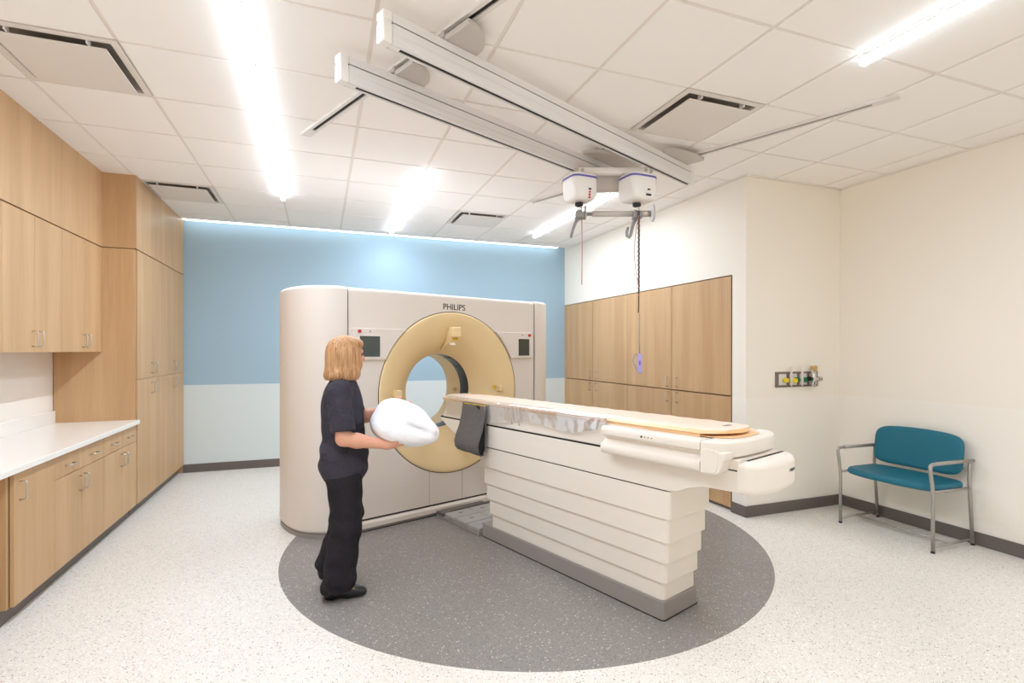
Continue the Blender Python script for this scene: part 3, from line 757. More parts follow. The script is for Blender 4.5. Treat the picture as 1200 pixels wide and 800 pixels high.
# clear plastic drape along the side of the table
dr = thing('plastic_drape', 'clear wrinkled plastic sheet hanging along the side of the patient table', 'plastic sheet', OG, TH)
vs = []; fs = []; NT, NZ = 150, 12
for i in range(NT + 1):
    tt = .24 + (2.03 - .24) * i / NT
    low = .955 - .022 * math.sin(tt * 3.1) - .012 * math.sin(tt * 7.7 + 1)
    if tt > 1.75: low += .06 * (tt - 1.75) / .28
    amp = .004 * (1 + math.sin(tt * 7)) + .007 * math.exp(-((tt - 1.13) / .06) ** 2)
    for j in range(NZ + 1):
        q = j / NZ
        if q < .25: s_ = -.19 - .035 * (q / .25); z = 1.096 - .012 * (q / .25) ** 2
        else: s_ = -.228 - amp * math.sin(tt * 15 + 1.3 * math.sin(tt * 9)) * (q - .25) - .012 * (q - .25) ** 2; z = 1.084 - (1.084 - low) * (q - .25) / .75
        vs.append((s_, -tt, z))
for i in range(NT):
    for j in range(NZ):
        a = i * (NZ + 1) + j; fs.append((a, a + 1, a + NZ + 2, a + NZ + 1))
MB().add(vs, fs, True).build('film', M['film'], dr)
for tt in (1.14, 1.22):
    MB().tube([(-.218, -tt, 1.09), (-.232, -tt, 1.07), (-.238, -tt - .01, 1.0), (-.24, -tt - .015, .95)], .004, 6).build('gathered_tie', M['film'], dr)
# hanging dark pouch
bag = thing('vinyl_pouch', 'dark grey folded vinyl pouch hanging off the side of the table at the scanner end', 'pouch', OG, TH)
path = [(-.246, 1.07), (-.25, 1.03), (-.262, .96), (-.283, .88), (-.305, .81), (-.322, .76), (-.318, .715), (-.296, .688), (-.270, .692), (-.254, .73), (-.250, .80), (-.248, .90), (-.247, 1.0), (-.246, 1.06)]
bm = bmesh.new(); T0, T1, NTT = .535, .85, 14
grid = []
for i in range(NTT + 1):
    q = i / NTT; tt = T0 + (T1 - T0) * q
    grid.append([bm.verts.new((p[0] - .004 * math.sin(tt * 40 + p[1] * 30), -(tt - .05 * (1.07 - p[1]) * (1 - q)), p[1] - .010 * q)) for p in path])
for i in range(NTT):
    for j in range(len(path) - 1): bm.faces.new([grid[i][j], grid[i][j + 1], grid[i + 1][j + 1], grid[i + 1][j]])
o = MB().bm(bm, True).build('outer_fabric', M['bag'], bag)
md = o.modifiers.new('thickness', 'SOLIDIFY'); md.thickness = .003; md.offset = 0
inn = [(p[0] + (.007 if i < 7 else -.0015), p[1] + (.010 if p[1] < .72 else 0) - .01) for i, p in enumerate(path[1:])]
MB().prism(inn, 'y', -.838, -.68).build('lining', M['bagin'], bag)
MB().box(-.252, -.2465, -.845, -.56, 1.055, 1.062).build('top_binding', M['stickyellow'], bag)

# foot pedals
ped = thing('foot_pedal_mat', 'grey foot-switch mat with treads on the floor between scanner and table', 'foot pedal', OG, TH)
MB().rprism(rrect(-.200, .30, -.688, -.030, .01), 'z', 0, .022, .003, 2).build('base_plate', M['plinth'], ped)
for a in range(3):
    for b in range(2):
        p = MB().bbox(-.194 + b * .25, .05 + b * .25, -.68 + a * .175, -.68 + a * .175 + .165, .020, .060, .010, 3).build('pedal', M['pedal'], ped)
        MB().box(-.10 + b * .24, -.06 + b * .24, -.60 + a * .175, -.59 + a * .175, .0600, .0612).build('icon', M['ink'], p)
MB().rprism([(-.200, -.15), (-.200, -.04), (.30, -.034), (.30, -.10), (.02, -.105), (-.1, -.12)], 'z', .020, .05, .004, 2).build('bumper', M['base'], ped)

# ------------------------------------------------------------------ ceiling lift
def track(P, Q, label):
    d = Vector(Q) - Vector(P); L_ = d.length; a = math.atan2(d.y, d.x)
    t = thing('ceiling_track', label, 'track', P, a, 'flush ceiling tracks of the lift')
    mb = MB(); z0, z1 = -.016, .002
    mb.box(0, L_, -.034, -.013, z0, z1); mb.box(0, L_, .013, .034, z0, z1); mb.build('channel', M['offwhite'], t)
    MB().box(.14, L_ - .05, -.013, .013, -.008, .002).build('slot', M['seam'], t)
    MB().bbox(0, .14, -.0132, .0132, z0 - .001, z1, .002).build('end_cap', M['offwhite'], t)
    return t
P1 = Vector((-.102, 4.037, CZ)); D1 = Vector((.408, -.913, 0)).normalized()
track(P1, P1 + D1 * 3.2, 'white flush ceiling track crossing above the near ends of the lift rails')
Q1 = Vector((3.32, 2.148, CZ)); Q2 = Vector((2.081, 5.032, CZ))
track(Q1, Q2, 'white flush ceiling track crossing above the far ends of the lift rails')
AL = math.radians(23.7)
def rail(loc, L_, label, plates):
    """local x along the rail, +y away from the camera; origin at the near-left end, bottom"""
    t = thing('lift_rail', label, 'rail', loc, AL, 'lift rails')
    H_, w = .138, .03
    cs = [(-w + .004, 0), (-.012, 0), (-.012, .012), (.012, .012), (.012, 0), (w - .004, 0), (w, .004), (w, .089), (w - .008, .0895), (w - .008, .0955), (w, .096), (w, H_ - .004), (w - .004, H_), (-w + .004, H_), (-w, H_ - .004), (-w, .096), (-w + .008, .0955), (-w + .008, .0895), (-w, .089), (-w, .050), (-w - .003, .046), (-w - .003, .028), (-w, .022), (-w, .004)]
    MB().prism(cs, 'x', .05, L_ - .05).build('beam', M['rail'], t)
    MB().box(.10, L_ - .05, -.011, .011, .004, .013).build('slot', M['seam'], t)
    MB().box(.04, L_ - .04, -w + .0075, w - .0075, .0896, .0954).build('groove', M['seam'], t)
    MB().bbox(.045, .10, -.0115, .0115, -.001, .01, .002).build('slot_plug', M['white'], t)
    for a, b in ((0, .05), (L_ - .05, L_)):
        mb = MB(); mb.bbox(a, b, -w - .001, w + .001, -.001, .089, .008, 3); mb.bbox(a, b, -w - .001, w + .001, .096, H_ + .001, .008, 3); mb.box(a + .006, b - .004, -w + .005, w - .005, .08, .1); mb.build('end_cap', M['white'], t)
    for (x, dx, dy) in plates:
        pts = [(x, -.02)] + [(x + dx * math.cos(q) if False else x + dx * (math.sin(q)), -w - dy * math.cos(q) if False else -w - dy * (math.cos(q))) for q in [PI / 2 * i / 12 for i in range(13)]] + [(x + dx, -.02)]
        MB().rprism(pts, 'z', H_ + .002, H_ + .03, .005, 2).build('carriage', M['plate'], t)
        MB().box(min(x, x + dx * .4), max(x, x + dx * .4), -.012, .012, H_ + .028, CZ - loc[2] - .016).build('trolley', M['plate'], t)
    return t
ZB = 2.84
def back(pt, off=-.03): return (pt[0] - math.sin(AL) * off, pt[1] + math.cos(AL) * off, ZB)
A0 = back((.231, 2.365)); B0 = back((.067, 2.779))
rail(A0, 2.86, 'long silver lift rail nearest the camera, hanging below the ceiling', [(.34, .20, .17), (2.76, -.40, .13)])
rail(B0, 2.62, 'long silver lift rail behind the front one, nearer the scanner', [(.32, .19, .16), (2.50, -.55, .20)])

RV = Vector((.9377, -.3473, 0)); WV = Vector((.3473, .9377, 0))
def cp(px, py, dep): # point at a depth along the view axis (measured from the photograph)
    return RV * ((px - 600) / 606.3 * dep) + WV * dep + Vector((0, 0, 1.485 - (py - 411.8) / 606.3 * dep))
HD = 3.88; hc = cp(714, 205, HD); hrz = math.atan2(RV.y, RV.x)
lift = thing('lift_hoist', 'white twin-motor patient hoist with spreader bar hanging from the lift rails', 'hoist', (hc.x, hc.y, 2.80), hrz)
def hl(px, py, dd=0.0):
    p = cp(px, py, HD + dd) - Vector((hc.x, hc.y, 2.80)); return Vector((p.dot(RV), p.dot(WV), p.z))
a = hl(677, 206); b = hl(760, 206); c = hl(677, 198.5)
MB().bbox(a.x, b.x, -.03, .03, a.z, c.z - .002, .008, 3).build('cross_beam', M['white'], lift)
MB().bbox(a.x + .13, b.x - .10, .06, .12, a.z - .10, a.z + .02, .01, 3).build('junction_box', M['plate'], lift)
mb = MB(); mb.cyl((a.x + .03, -.034, a.z + .024), .013, .005, 'y', 16); mb.cyl((b.x - .03, -.034, a.z + .024), .013, .005, 'y', 16); mb.build('bolt', M['steel'], lift)
mb = MB(); mb.bbox(a.x - .03, a.x + .05, -.02, .26, c.z - .03, c.z - .004, .004); mb.box(a.x - .02, a.x + .02, .2, .24, c.z - .004, c.z + .03); mb.bbox(b.x - .05, b.x + .03, -.02, .10, c.z - .03, c.z - .004, .004); mb.build('rail_trolley', M['plate'], lift)
for q, (xl, xr, yt, yb) in enumerate([(659, 699, 208, 241), (724, 769, 207.5, 241.5)]):
    p0 = hl(xl, yb); p1 = hl(xr, yt); cx = (p0.x + p1.x) / 2; w = (p1.x - p0.x) / 2; z0, z1 = p0.z, p1.z
    # tapered rounded shell
    S = SDF((cx - w - .05, -.18, z0 - .05), (cx + w + .05, .18, z1 + .05), .008)
    zc = (z0 + z1) / 2 + .01; hz = (z1 - z0) / 2
    w *= .84; S.ell((cx, 0, zc + .012), (w * 1.0, .105, hz * 1.06), k=0, e=4.5, pad=.1)
    Z = S.ax[2][None, None, :]; X = np.abs(S.ax[0][:, None, None] - cx)
    S.F = np.maximum(S.F, ((X - w * (.74 + .27 * np.clip((Z - z0) / (z1 - z0) * 1.25, 0, 1))) * .96).astype(np.float32))
    S.below(z1, 'below').below(z0, 'above')
    mo = S.build('motor_unit', M['white'], lift, 3); th_ = math.radians(24); cv_ = Vector((cx, 0, 0)); mo.rotation_euler = (0, 0, th_); mo.location = cv_ - Euler((0, 0, th_)).to_matrix() @ cv_
    vs = []; n = 48
    zb_ = z1 - .035
    for k in range(n):
        an = 2 * PI * k / n; cc, ss = math.cos(an), math.sin(an)
        xx = cx + (w + .0015) * math.copysign(abs(cc) ** (2 / 4.5), cc); yy = .1062 * math.copysign(abs(ss) ** (2 / 4.5), ss)
        vs += [(xx, yy, zb_), (xx, yy, zb_ + .014)]
    MB().add(vs, [(2 * k, 2 * ((k + 1) % n), 2 * ((k + 1) % n) + 1, 2 * k + 1) for k in range(n)], True).build('band', M['purple'], mo)['label'] = 'violet band'
    MB().bbox(cx + .012, cx + .035, -.1075, -.10, z0 + .085, z0 + .097, .001).build('display', M['ink'], mo)
    if q == 0:
        for k in range(3): MB().cyl((cx + .022, -.1075, z0 + .03 + .02 * k), .0075, .01, 'y', 12).build('button', M['red'], mo)
    else: MB().bbox(cx + .0, cx + .045, -.1075, -.10, z0 + .045, z0 + .06, .003).build('button', M['ink'], mo)
    MB().cyl((cx - .005, 0, z0 - .01), .03, .02, 'z', 20).build('strap_guide', M['ink'], mo)
# spreader bar assembly
sp = hl(682, 252); sq = hl(764, 252)
lx = hl(679, 250).x; rx = hl(746, 250).x; zb_ = sp.z
bar = MB(); bar.tube([(lx + .02, 0, zb_ - .002), (rx + .02, 0, zb_)], .012, 16); bar.build('spreader_core', M['hookmetal'], lift)
MB().tube([(hl(694, 252).x, 0, zb_), (rx - .02, 0, zb_ + .001)], .021, 20).build('spreader_bar', M['plate'], lift)
MB().tube([(rx + .01, 0, zb_ + .002), (hl(762, 252).x, 0, zb_ + .002)], .024, 20).build('spreader_sleeve', M['steel'], lift)
for px in (685.5, 764.5):
    p = hl(px, 251); MB().tube([(p.x - .006, 0, p.z), (p.x + .006, 0, p.z)], .052 if px < 700 else .062, 24).build('end_disc', M['plate'], lift)
for px, hxp in ((679, 668), (746, 736)):
    p = hl(px, 242); q_ = hl(px, 255)
    MB().tube([(p.x, 0, p.z + .012), (p.x, 0, q_.z + .02)], .02, 16).build('swivel', M['chrome'], lift)
    MB().bbox(p.x - .035, p.x + .035, -.04, .04, q_.z - .02, q_.z + .035, .012, 3).build('coupling', M['hookmetal'], lift)
    a_ = hl(px - 1, 256); e_ = hl(hxp, 281)
    if px < 700: pts = [(a_.x, -.02, a_.z), (a_.x - .03, -.03, a_.z - .05), (e_.x + .012, -.04, e_.z + .05), (e_.x, -.04, e_.z)]
    else: pts = [(a_.x, -.02, a_.z), (a_.x - .03, -.035, a_.z - .06), (e_.x + .005, -.05, e_.z + .012), (e_.x - .005, -.05, e_.z), (e_.x - .02, -.05, e_.z + .01), (e_.x - .022, -.05, e_.z + .04), (e_.x - .012, -.05, e_.z + .075)]
    MB().tube(pts, .012, 12, rs=[.016] + [.012] * (len(pts) - 2) + [.009]).build('hook', M['hookmetal'], lift)
# strap bundle and pull cord
p = hl(746.5, 252); q_ = hl(746.5, 368)
mb = MB(); zz = p.z; k = 0; zend = hl(746, 345).z
while zz > zend:
    mb.ell((p.x + .0012 * (-1) ** k, -.05, zz), .008, .007, .013, 8); zz -= .017; k += 1
mb.tube([(p.x, -.05, zz), (p.x - .002, -.05, q_.z)], .005, 8)
mb.build('link_strap', M['strap'], lift)
p = hl(681, 256); q_ = hl(681, 335)
MB().tube([(p.x, -.03, p.z), (p.x + .002, -.03, (p.z + q_.z) / 2), (p.x, -.03, q_.z)], .0035, 6).build('pull_cord', M['cord'], lift)
mb = MB(); pts = []
for i in range(17):
    q = i / 16; pp = hl(742 + 4.5 * math.cos(q * PI * 2) if False else 746 - 5 * math.sin(PI * q), 256 + 84 * q); pts.append((pp.x, -.06, pp.z))
mb.tube(pts, .003, 6); mb.build('pull_cord', M['cord'], lift)
pc = cp(747.5, 426, HD); hcn = thing('hand_control', 'lilac hand control pendant hanging on a grey cable before the right wall cabinets', 'remote control', (pc.x, pc.y, pc.z), hrz)
def pl2(px, py): v = cp(px, py, HD) - pc; return (v.dot(RV), -.05, v.z)
a_ = pl2(747.5, 369); MB().tube([a_, pl2(747, 395), pl2(747.5, 416)], .004, 8).build('cable', M['greycord'], hcn)
x0, _, z0 = pl2(744.8, 438); x1, _, z1 = pl2(750.2, 415.5)
MB().bbox(x0, x1, -.065, -.035, z0, z1, .010, 3).build('body', M['pendant'], hcn)
MB().bbox(x0 + .010, x1 - .014, -.067, -.064, z0 + .06, z1 - .05, .002).build('keypad', M['purple'], hcn)
MB().tube([pl2(745, 416), pl2(741.5, 417), pl2(740, 424), pl2(743, 432), pl2(745.5, 436)], .004, 8).build('hanging_loop', M['greycord'], hcn)

# ------------------------------------------------------------------ bench chair at the right wall
ch = thing('waiting_chair', 'wide teal vinyl armchair with silver tube frame against the right wall', 'chair', (4.44, 2.845, 0), 0)
# local: x towards the wall, y along the wall
W2 = .36; xf, xb = -.225, .235
def leg_path(sy): pass
for sy in (-1, 1):
    y = sy * W2
    MB().tube([(xf, y, .012), (xf, y, .40), (xf - .004, y, .46), (xf - .018, y, .54), (xf - .03, y, .60), (xf - .032, y, .625), (xf - .024, y, .643), (xf - .005, y, .650), (xf + .10, y, .650), (.13, y, .648), (xb + .01, y, .646)], .0125, 12).build('front_leg', M['chairmetal'], ch)
    MB().tube([(xb + .005, y, .012), (xb - .03, y, .40), (xb - .04, y, .5), (xb - .036, y, .58), (xb - .03, y, .646)], .0125, 12).build('rear_leg', M['chairmetal'], ch)
    MB().tube([(xf + .04, y, .651), (xb - .05, y, .648)], .0145, 12).build('armrest', M['chairmetal'], ch)
    MB().tube([(xf, y, .045), (xb + .002, y, .045)], .010, 10).build('side_stretcher', M['chairmetal'], ch)
    MB().tube([(xf, y, .445), (xb - .035, y, .44)], .010, 10).build('seat_support', M['chairmetal'], ch)
    for x in (xf, xb + .006): MB().cyl((x, y, 0), .014, .014, 'z', 14).build('foot_glide', M['rubber'], ch)
MB().tube([(-.02, -W2, .045), (-.02, W2, .045)], .010, 10).build('stretcher', M['chairmetal'], ch)
MB().tube([(-.05, -W2, .435), (-.05, W2, .435)], .010, 10).build('stretcher', M['chairmetal'], ch)
S = SDF((-.34, -.40, .40), (.26, .40, .54), .008)
sx = S.ax[0][:, None, None]; sy_ = S.ax[1][None, :, None]; sz = S.ax[2][None, None, :]
fx = -.20 - .075 * np.clip(1 - (sy_ / .345) ** 2, 0, 1)       # bowed front edge
hx = (.20 - fx) / 2; cxx = (.20 + fx) / 2
kk = (np.abs((sx - cxx) / hx) ** 5 + np.abs(sy_ / .356) ** 9) ** (1 / 5.)
edge = (kk - 1) * .2
zz = np.abs(sz - .462 - .006 * (1 - np.clip(np.abs(sy_ / .34), 0, 1))) - .027
S.F = (np.maximum(edge, zz) + .25 * np.clip(.02 - np.abs(edge - zz), 0, 1)).astype(np.float32) + 0 * S.F
S.build('seat', M['teal'], ch, 3)
S = SDF((.06, -.36, .48), (.30, .36, .87), .008)
sx = S.ax[0][:, None, None]; sy_ = S.ax[1][None, :, None]; sz = S.ax[2][None, None, :]
zc = .672; hh = .155 + .018 * np.clip(1 - (sy_ / .33) ** 2, 0, 1) * (sz > zc)
e_ = 5.5
kk = (np.abs(sy_ / .338) ** 7 + np.abs((sz - zc) / hh) ** 5) ** (1 / 5.)
edge = (kk - 1) * .15
xc = .17 + .14 * (sz - zc) + .02 * (1 - (sy_ / .34) ** 2)
zz = np.abs(sx - xc) - .024
S.F = (np.maximum(edge, zz) + .25 * np.clip(.02 - np.abs(edge - zz), 0, 1)).astype(np.float32) + 0 * S.F
S.build('backrest', M['teal'], ch, 3)
for sy in (-1, 1): MB().tube([(xb - .037, sy * W2, .56), (.185, sy * .30, .60)], .009, 8).build('back_bracket', M['chairmetal'], ch)

# ------------------------------------------------------------------ medical gas panel on the return wall
gp = thing('medical_gas_panel', 'bronze medical gas outlet plate with valves on the cream return wall', 'outlet panel', (4.155, YJ, 1.22))
MB().bbox(-.26, .26, -.014, 0, -.07, .07, .003).build('back_plate', M['brown'], gp)
for k, x in enumerate((-.185, -.055, .07, .195)):
    f = MB().bbox(x - .045, x + .045, -.02, -.013, -.052, .052, .004).build('outlet', M['outlet'], gp)
MB().cyl((-.17, -.06, -.005), .02, .042, 'y', 20).build('knob', M['knobyellow'], gp)['label'] = 'yellow knob'
MB().cyl((-.085, -.075, -.008), .022, .058, 'y', 20).build('knob', M['knobyellow'], gp)['label'] = 'yellow knob'
MB().cyl((-.035, -.06, 0), .02, .042, 'y', 20).build('knob', M['green'], gp)['label'] = 'green knob'
MB().cyl((.055, -.06, -.005), .022, .042, 'y', 20).build('knob', M['green'], gp)['label'] = 'green knob'
for x in (-.115, .018):
    m_ = MB().tube([(x, -.05, -.06), (x, -.05, -.02), (x, -.05, .12)], .010, 12, rs=[.007, .011, .009]).build('flow_meter', M['outlet'], gp)
    MB().tube([(x, -.05, -.01), (x, -.012, -.01)], .008, 10).build('fitting', M['chrome'], m_)
mb = MB(); mb.tube([(.155, -.055, -.07), (.155, -.055, .09)], .022, 16); mb.tube([(.10, -.06, .005), (.25, -.06, 0)], .014, 12); mb.tube([(.155, -.055, 0), (.155, -.01, 0)], .012, 12)
rg = mb.build('regulator', M['chrome'], gp)
MB().bbox(.137, .178, -.08, -.035, .075, .125, .005).build('regulator_cap', M['brass'], rg)
mb = MB(); mb.tube([(.075, -.07, .008), (.12, -.07, .002)], .026, 16, rs=[.022, .016]); mb.build('valve_knob', M['black'], rg)
MB().cyl((.235, -.07, 0), .022, .025, 'y', 18).build('gauge', M['steel'], rg)

# ------------------------------------------------------------------ person
pz = math.radians(-20.3 + 12)
pp_ = cp(404, 690, 3.195)
per = thing('person', 'person with blonde bob in dark scrubs and black trousers carrying a white pillow', 'person', (pp_.x, pp_.y, 0), pz)
# near arm is -y, forward is +x
sh_r, el_r, wr_r = (-.015, -.175, 1.235), (.015, -.225, .975), (.262, -.185, .925)
sh_l, el_l, wr_l = (-.005, .175, 1.235), (.045, .225, 1.03), (.265, .165, 1.10)
B = SDF((-.30, -.34, -.005), (.50, .34, 1.60), .0055)
# torso
B.ell((-.01, 0, 1.12), (.105, .15, .17), k=.05); B.ell((0, 0, .95), (.10, .14, .16), k=.06); B.ell((-.005, 0, .82), (.12, .165, .13), k=.06)
B.cap(sh_r, sh_l, .055, .055, k=.05)
B.cap((-.018, 0, 1.24), (.0, 0, 1.36), .056, .048, k=.03)
# head, turned a little away from the camera
HC = (.015, 0, 1.455); HA = math.radians(24)
def hd_(dx, dy, dz): return (HC[0] - .01 + (dx + .01) * math.cos(HA) - dy * math.sin(HA), (dx + .01) * math.sin(HA) + dy * math.cos(HA), HC[2] + dz)
HR = (0, 0, HA)
B.ell(hd_(-.008, 0, .02), (.092, .074, .088), rot=HR, k=.01)
B.ell(hd_(.028, 0, -.045), (.060, .056, .068), rot=HR, k=.03)
B.ell(hd_(.062, 0, -.088), (.022, .026, .018), rot=HR, k=.025)
B.cap(hd_(.085, 0, .012), hd_(.105, 0, -.028), .007, .012, k=.012)
B.cap(hd_(.076, -.035, .024), hd_(.076, .035, .024), .013, .013, k=.02)
for s_ in (-1, 1):
    B.ell(hd_(.082, s_ * .030, .002), (.013, .016, .011), rot=HR, k=.008, op='s')
    B.ell(hd_(.055, s_ * .040, -.035), (.028, .022, .026), rot=HR, k=.02)
    B.ell(hd_(-.012, s_ * .078, -.01), (.018, .009, .032), rot=HR, k=.006)
B.cap(hd_(.085, -.018, -.058), hd_(.085, .018, -.058), .009, .009, k=.008)
B.cap(hd_(.083, -.018, -.071), hd_(.083, .018, -.071), .009, .009, k=.008)
# arms
for sh_, el_, wr_ in ((sh_r, el_r, wr_r), (sh_l, el_l, wr_l)):
    B.cap(sh_, el_, .050, .040, k=.03); 
    e = np.array(el_); w = np.array(wr_); md_ = e + (w - e) * .3
    B.cap(el_, md_, .040, .042, k=.02); B.cap(md_, wr_, .042, .026, k=.02)
# hands: near hand palm up under the pillow, far hand flat on its far side
def hand(wr, fw_, up_, thumb_side, curl):
    w = Vector(wr); f = Vector(fw_).normalized(); n = Vector(up_); n = (n - f * n.dot(f)).normalized(); sd = f.cross(n) * thumb_side
    pc_ = w + f * .05
    B.cap(w, w + f * .03, .025, .024, k=.02)
    for q in (-.026, -.009, .009, .026): B.cap(w + f * .025 + sd * q * .7, w + f * .085 + sd * q, .015, .0125, k=.014)
    for q, L_ in ((.028, .066), (.010, .075), (-.009, .070), (-.027, .054)):
        p0 = w + f * .085 + sd * q
        d1 = (f + n * curl * .4).normalized(); d2 = (f + n * curl).normalized(); d3 = (f + n * curl * 1.8).normalized()
        p1 = p0 + d1 * L_ * .42; p2 = p1 + d2 * L_ * .33; p3 = p2 + d3 * L_ * .25
        B.cap(p0, p1, .0102, .0092, k=.004); B.cap(p1, p2, .0092, .0085, k=.004); B.cap(p2, p3, .0085, .0075, k=.004)
    t0 = w + f * .03 + sd * .022; t1 = t0 + (f * .5 + sd * .7 + n * .35).normalized() * .042; t2 = t1 + (f * .85 + sd * .25 + n * .3).normalized() * .032
    B.cap(t0, t1, .015, .0115, k=.012); B.cap(t1, t2, .0115, .009, k=.004)
hand(wr_r, (.99, .08, .03), (0, .25, 1), 1, .22)
hand(wr_l, (.97, -.18, .10), (0, -1, .35), -1, .25)
# legs and feet
hp_r, kn_r, an_r = (.0, -.088, .82), (.02, -.09, .45), (-.045, -.09, .085)
hp_l, kn_l, an_l = (.0, .088, .82), (.015, .09, .46), (-.115, .09, .14)
for h_, k_, a_ in ((hp_r, kn_r, an_r), (hp_l, kn_l, an_l)):
    B.cap(h_, k_, .082, .054, k=.04); B.cap(k_, a_, .052, .036, k=.02)
B.cap((-.055, -.09, .05), (.08, -.095, .03), .030, .020, k=.02)
B.cap((-.115, .09, .10), (-.01, .095, .033), .030, .018, k=.02)
B.build('body', M['skin'], per, 2)
hd = per
# eyes
RZ_ = Euler(HR).to_matrix().to_4x4()
for s_ in (-1, 1):
    MB().ell(hd_(.0795, s_ * .030, .003), .0075, .011, .0075, 14, RZ_).build('eye', [M['eye']], per)
MB().ell(hd_(.0905, 0, -.0645), .0035, .02, .009, 14, RZ_).build('lips', M['lip'], per)
# hair: chin-length bob, open at the face, flaring slightly at the ends
Hs = SDF((-.17, -.16, 1.26), (.17, .16, 1.61), .005)
Hs.ell(hd_(-.020, 0, .028), (.108, .094, .096), rot=HR, k=.0)
Hs.ell(hd_(-.052, 0, -.055), (.080, .092, .105), rot=HR, k=.04)
Hs.ell(hd_(-.062, 0, -.125), (.078, .098, .050), rot=HR, k=.04)
for s_ in (-1, 1):
    Hs.ell(hd_(.010, s_ * .070, -.045), (.058, .024, .090), rot=HR, k=.03)
    Hs.ell(hd_(.000, s_ * .082, -.120), (.050, .022, .040), rot=HR, k=.03)
Hs.ell(hd_(.040, 0, .072), (.058, .070, .036), rot=HR, k=.02)
Hs.ell(hd_(.104, 0, -.05), (.074, .056, .094), rot=HR, k=.012, op='s')
Hs.below(1.302, 'above')
Hs.build('hair', M['hair'], per, 2)
# scrub top
T = SDF((-.26, -.34, .60), (.30, .34, 1.40), .007)
T.ell((-.015, 0, 1.11), (.126, .168, .20), k=.05); T.ell((-.005, 0, .94), (.124, .165, .20), k=.06); T.ell((-.005, 0, .79), (.146, .19, .16), k=.07)
T.cap((-.015, -.15, 1.245), (-.015, .15, 1.245), .066, .066, k=.06); T.cap((-.02, 0, 1.24), (-.012, 0, 1.31), .075, .062, k=.04)
for sh_, el_ in ((sh_r, el_r), (sh_l, el_l)):
    s0 = Vector(sh_); e0 = Vector(el_); T.cap(s0, s0 + (e0 - s0) * .84, .066, .072, k=.035)
    d = (e0 - s0).normalized(); cpt = s0 + (e0 - s0) * .86; G = np.meshgrid(*T.ax, indexing='ij')
    pln = (G[0] - cpt.x) * d.x + (G[1] - cpt.y) * d.y + (G[2] - cpt.z) * d.z
    near_ = ((G[1] < -.165) if sh_[1] < 0 else (G[1] > .165)) & (G[2] < 1.06) & (G[2] > .90)
    T.F = np.where(near_, np.maximum(T.F, pln), T.F).astype(np.float32)
T.below(.685, 'above')
G = np.meshgrid(*T.ax, indexing='ij')
wst = np.exp(-((G[2] - .84) / .13) ** 2)
T.F = (T.F + .0060 * wst * np.sin(52 * G[2] + 14 * G[0] + 2.2 * np.sin(11 * G[1] + 8 * G[0])) + .0035 * np.sin(24 * G[0] + 17 * G[2] + 9 * G[1]) * np.clip((G[2] - .9) * 6, 0, 1)).astype(np.float32)
T.build('scrub_top', M['scrub'], per, 3)
# trousers
P = SDF((-.28, -.24, .0), (.26, .24, .86), .007)
P.ell((-.005, 0, .75), (.120, .165, .10), k=.04)
P.cap((.0, -.080, .74), (.018, -.09, .45), .100, .090, k=.04); P.cap((.018, -.09, .45), (-.03, -.09, .06), .090, .098, k=.03)
P.cap((.0, .080, .74), (.012, .09, .46), .098, .088, k=.04); P.cap((.012, .09, .46), (-.10, .09, .13), .088, .088, k=.03)
G = np.meshgrid(*P.ax, indexing='ij')
P.F = np.maximum(P.F, np.where(G[1] < 0.0, .052 + .10 * np.clip(G[0] + .02, -.05, .1) - G[2], .085 - .5 * (G[0] + .1) - G[2])).astype(np.float32)
knee = np.exp(-((G[2] - .42) / .16) ** 2) + 1.2 * np.exp(-((G[2] - .11) / .07) ** 2)
P.F = (P.F + .0055 * knee * np.sin(44 * G[2] + 22 * G[0] + 1.8 * np.sin(15 * G[1]))).astype(np.float32)
P.build('trousers', M['trouser'], per, 3)
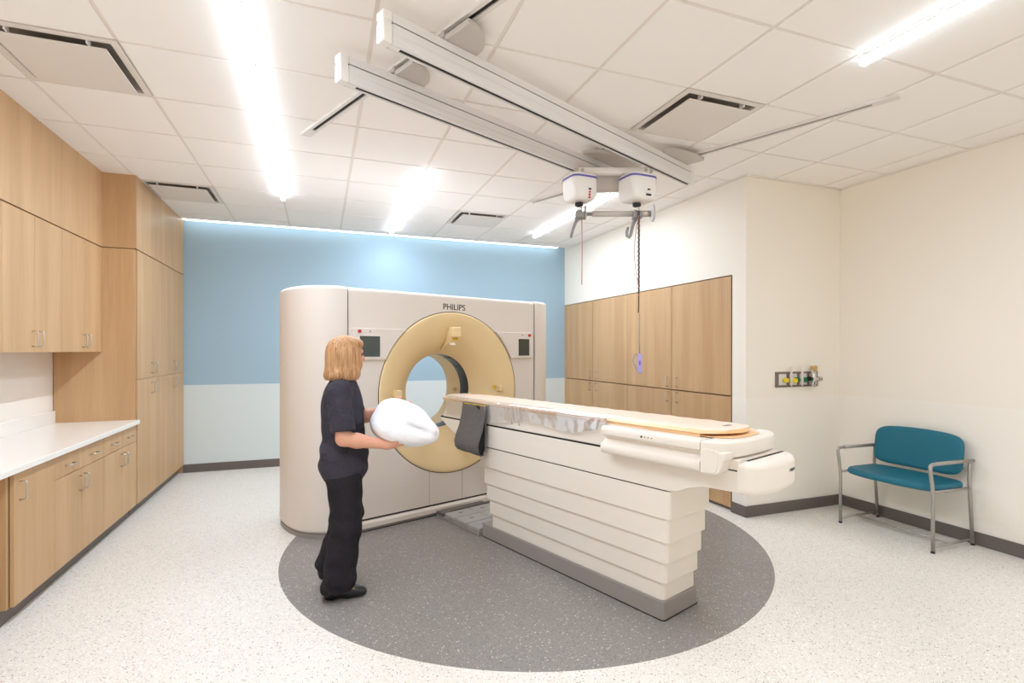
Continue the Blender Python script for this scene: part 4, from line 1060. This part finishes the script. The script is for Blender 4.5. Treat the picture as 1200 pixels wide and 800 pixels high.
# shoes
for (hx_, hz_, tx_, tz_, y) in ((-.075, .0, .14, 0, -.09), (-.135, .06, .035, .0, .09)):
    F_ = SDF((-.24, y - .08, -.005), (.24, y + .08, .20), .005)
    F_.cap((hx_, y, hz_ + .042), (hx_ + .11, y, hz_ * .45 + .040), .040, .038, k=.03); F_.cap((hx_ + .11, y, hz_ * .45 + .038), (tx_ - .03, y - .004 * (1 if y < 0 else -1), tz_ + .030), .041, .028, k=.03)
    F_.cap((hx_, y, hz_ + .015), (hx_ + .01, y, hz_ + .012), .034, .034, k=.01)
    F_.below(0.001, 'above')
    so = F_.build('shoe', M['shoe'], per, 2)
    if y < 0: MB().bbox(.055, .067, y - .036, y + .036, .062, .069, .002).build('buckle', M['buckle'], so)
# pillow
pil = thing('pillow', 'white folded pillow carried in the arms of the person in scrubs', 'pillow', per.location.copy(), pz)
Q = SDF((.10, -.36, .80), (.72, .36, 1.30), .008)
Q.ell((.345, -.01, 1.035), (.180, .215, .128), rot=(0, .42, 0), k=.0, e=2.5, pad=.15)
Q.ell((.385, -.02, .985), (.190, .225, .060), rot=(0, .16, 0), k=.055, e=2.8, pad=.15)
Q.ell((.45, -.225, 1.020), (.075, .050, .014), rot=(0, .40, 0), k=.03, op='s')
Q.cap((.36, -.20, 1.085), (.53, -.19, 1.005), .010, .006, k=.04)
Q.build('pillowcase', M['linen'], pil, 3)

# ------------------------------------------------------------------ world and colour management
w = bpy.data.worlds.new('world'); sc.world = w; w.use_nodes = True
w.node_tree.nodes['Background'].inputs[0].default_value = (.9, .95, 1, 1); w.node_tree.nodes['Background'].inputs[1].default_value = 0.3
vs_ = sc.view_settings; sc.display_settings.display_device = 'sRGB'
vs_.view_transform = 'Standard'; vs_.look = 'None'; vs_.exposure = 0.88; vs_.gamma = 1.0; vs_.use_curve_mapping = False
sc.cycles.max_bounces = 14; sc.cycles.diffuse_bounces = 12; sc.cycles.transparent_max_bounces = 12
sc.cycles.sample_clamp_indirect = 6
sc.cycles.use_denoising = True
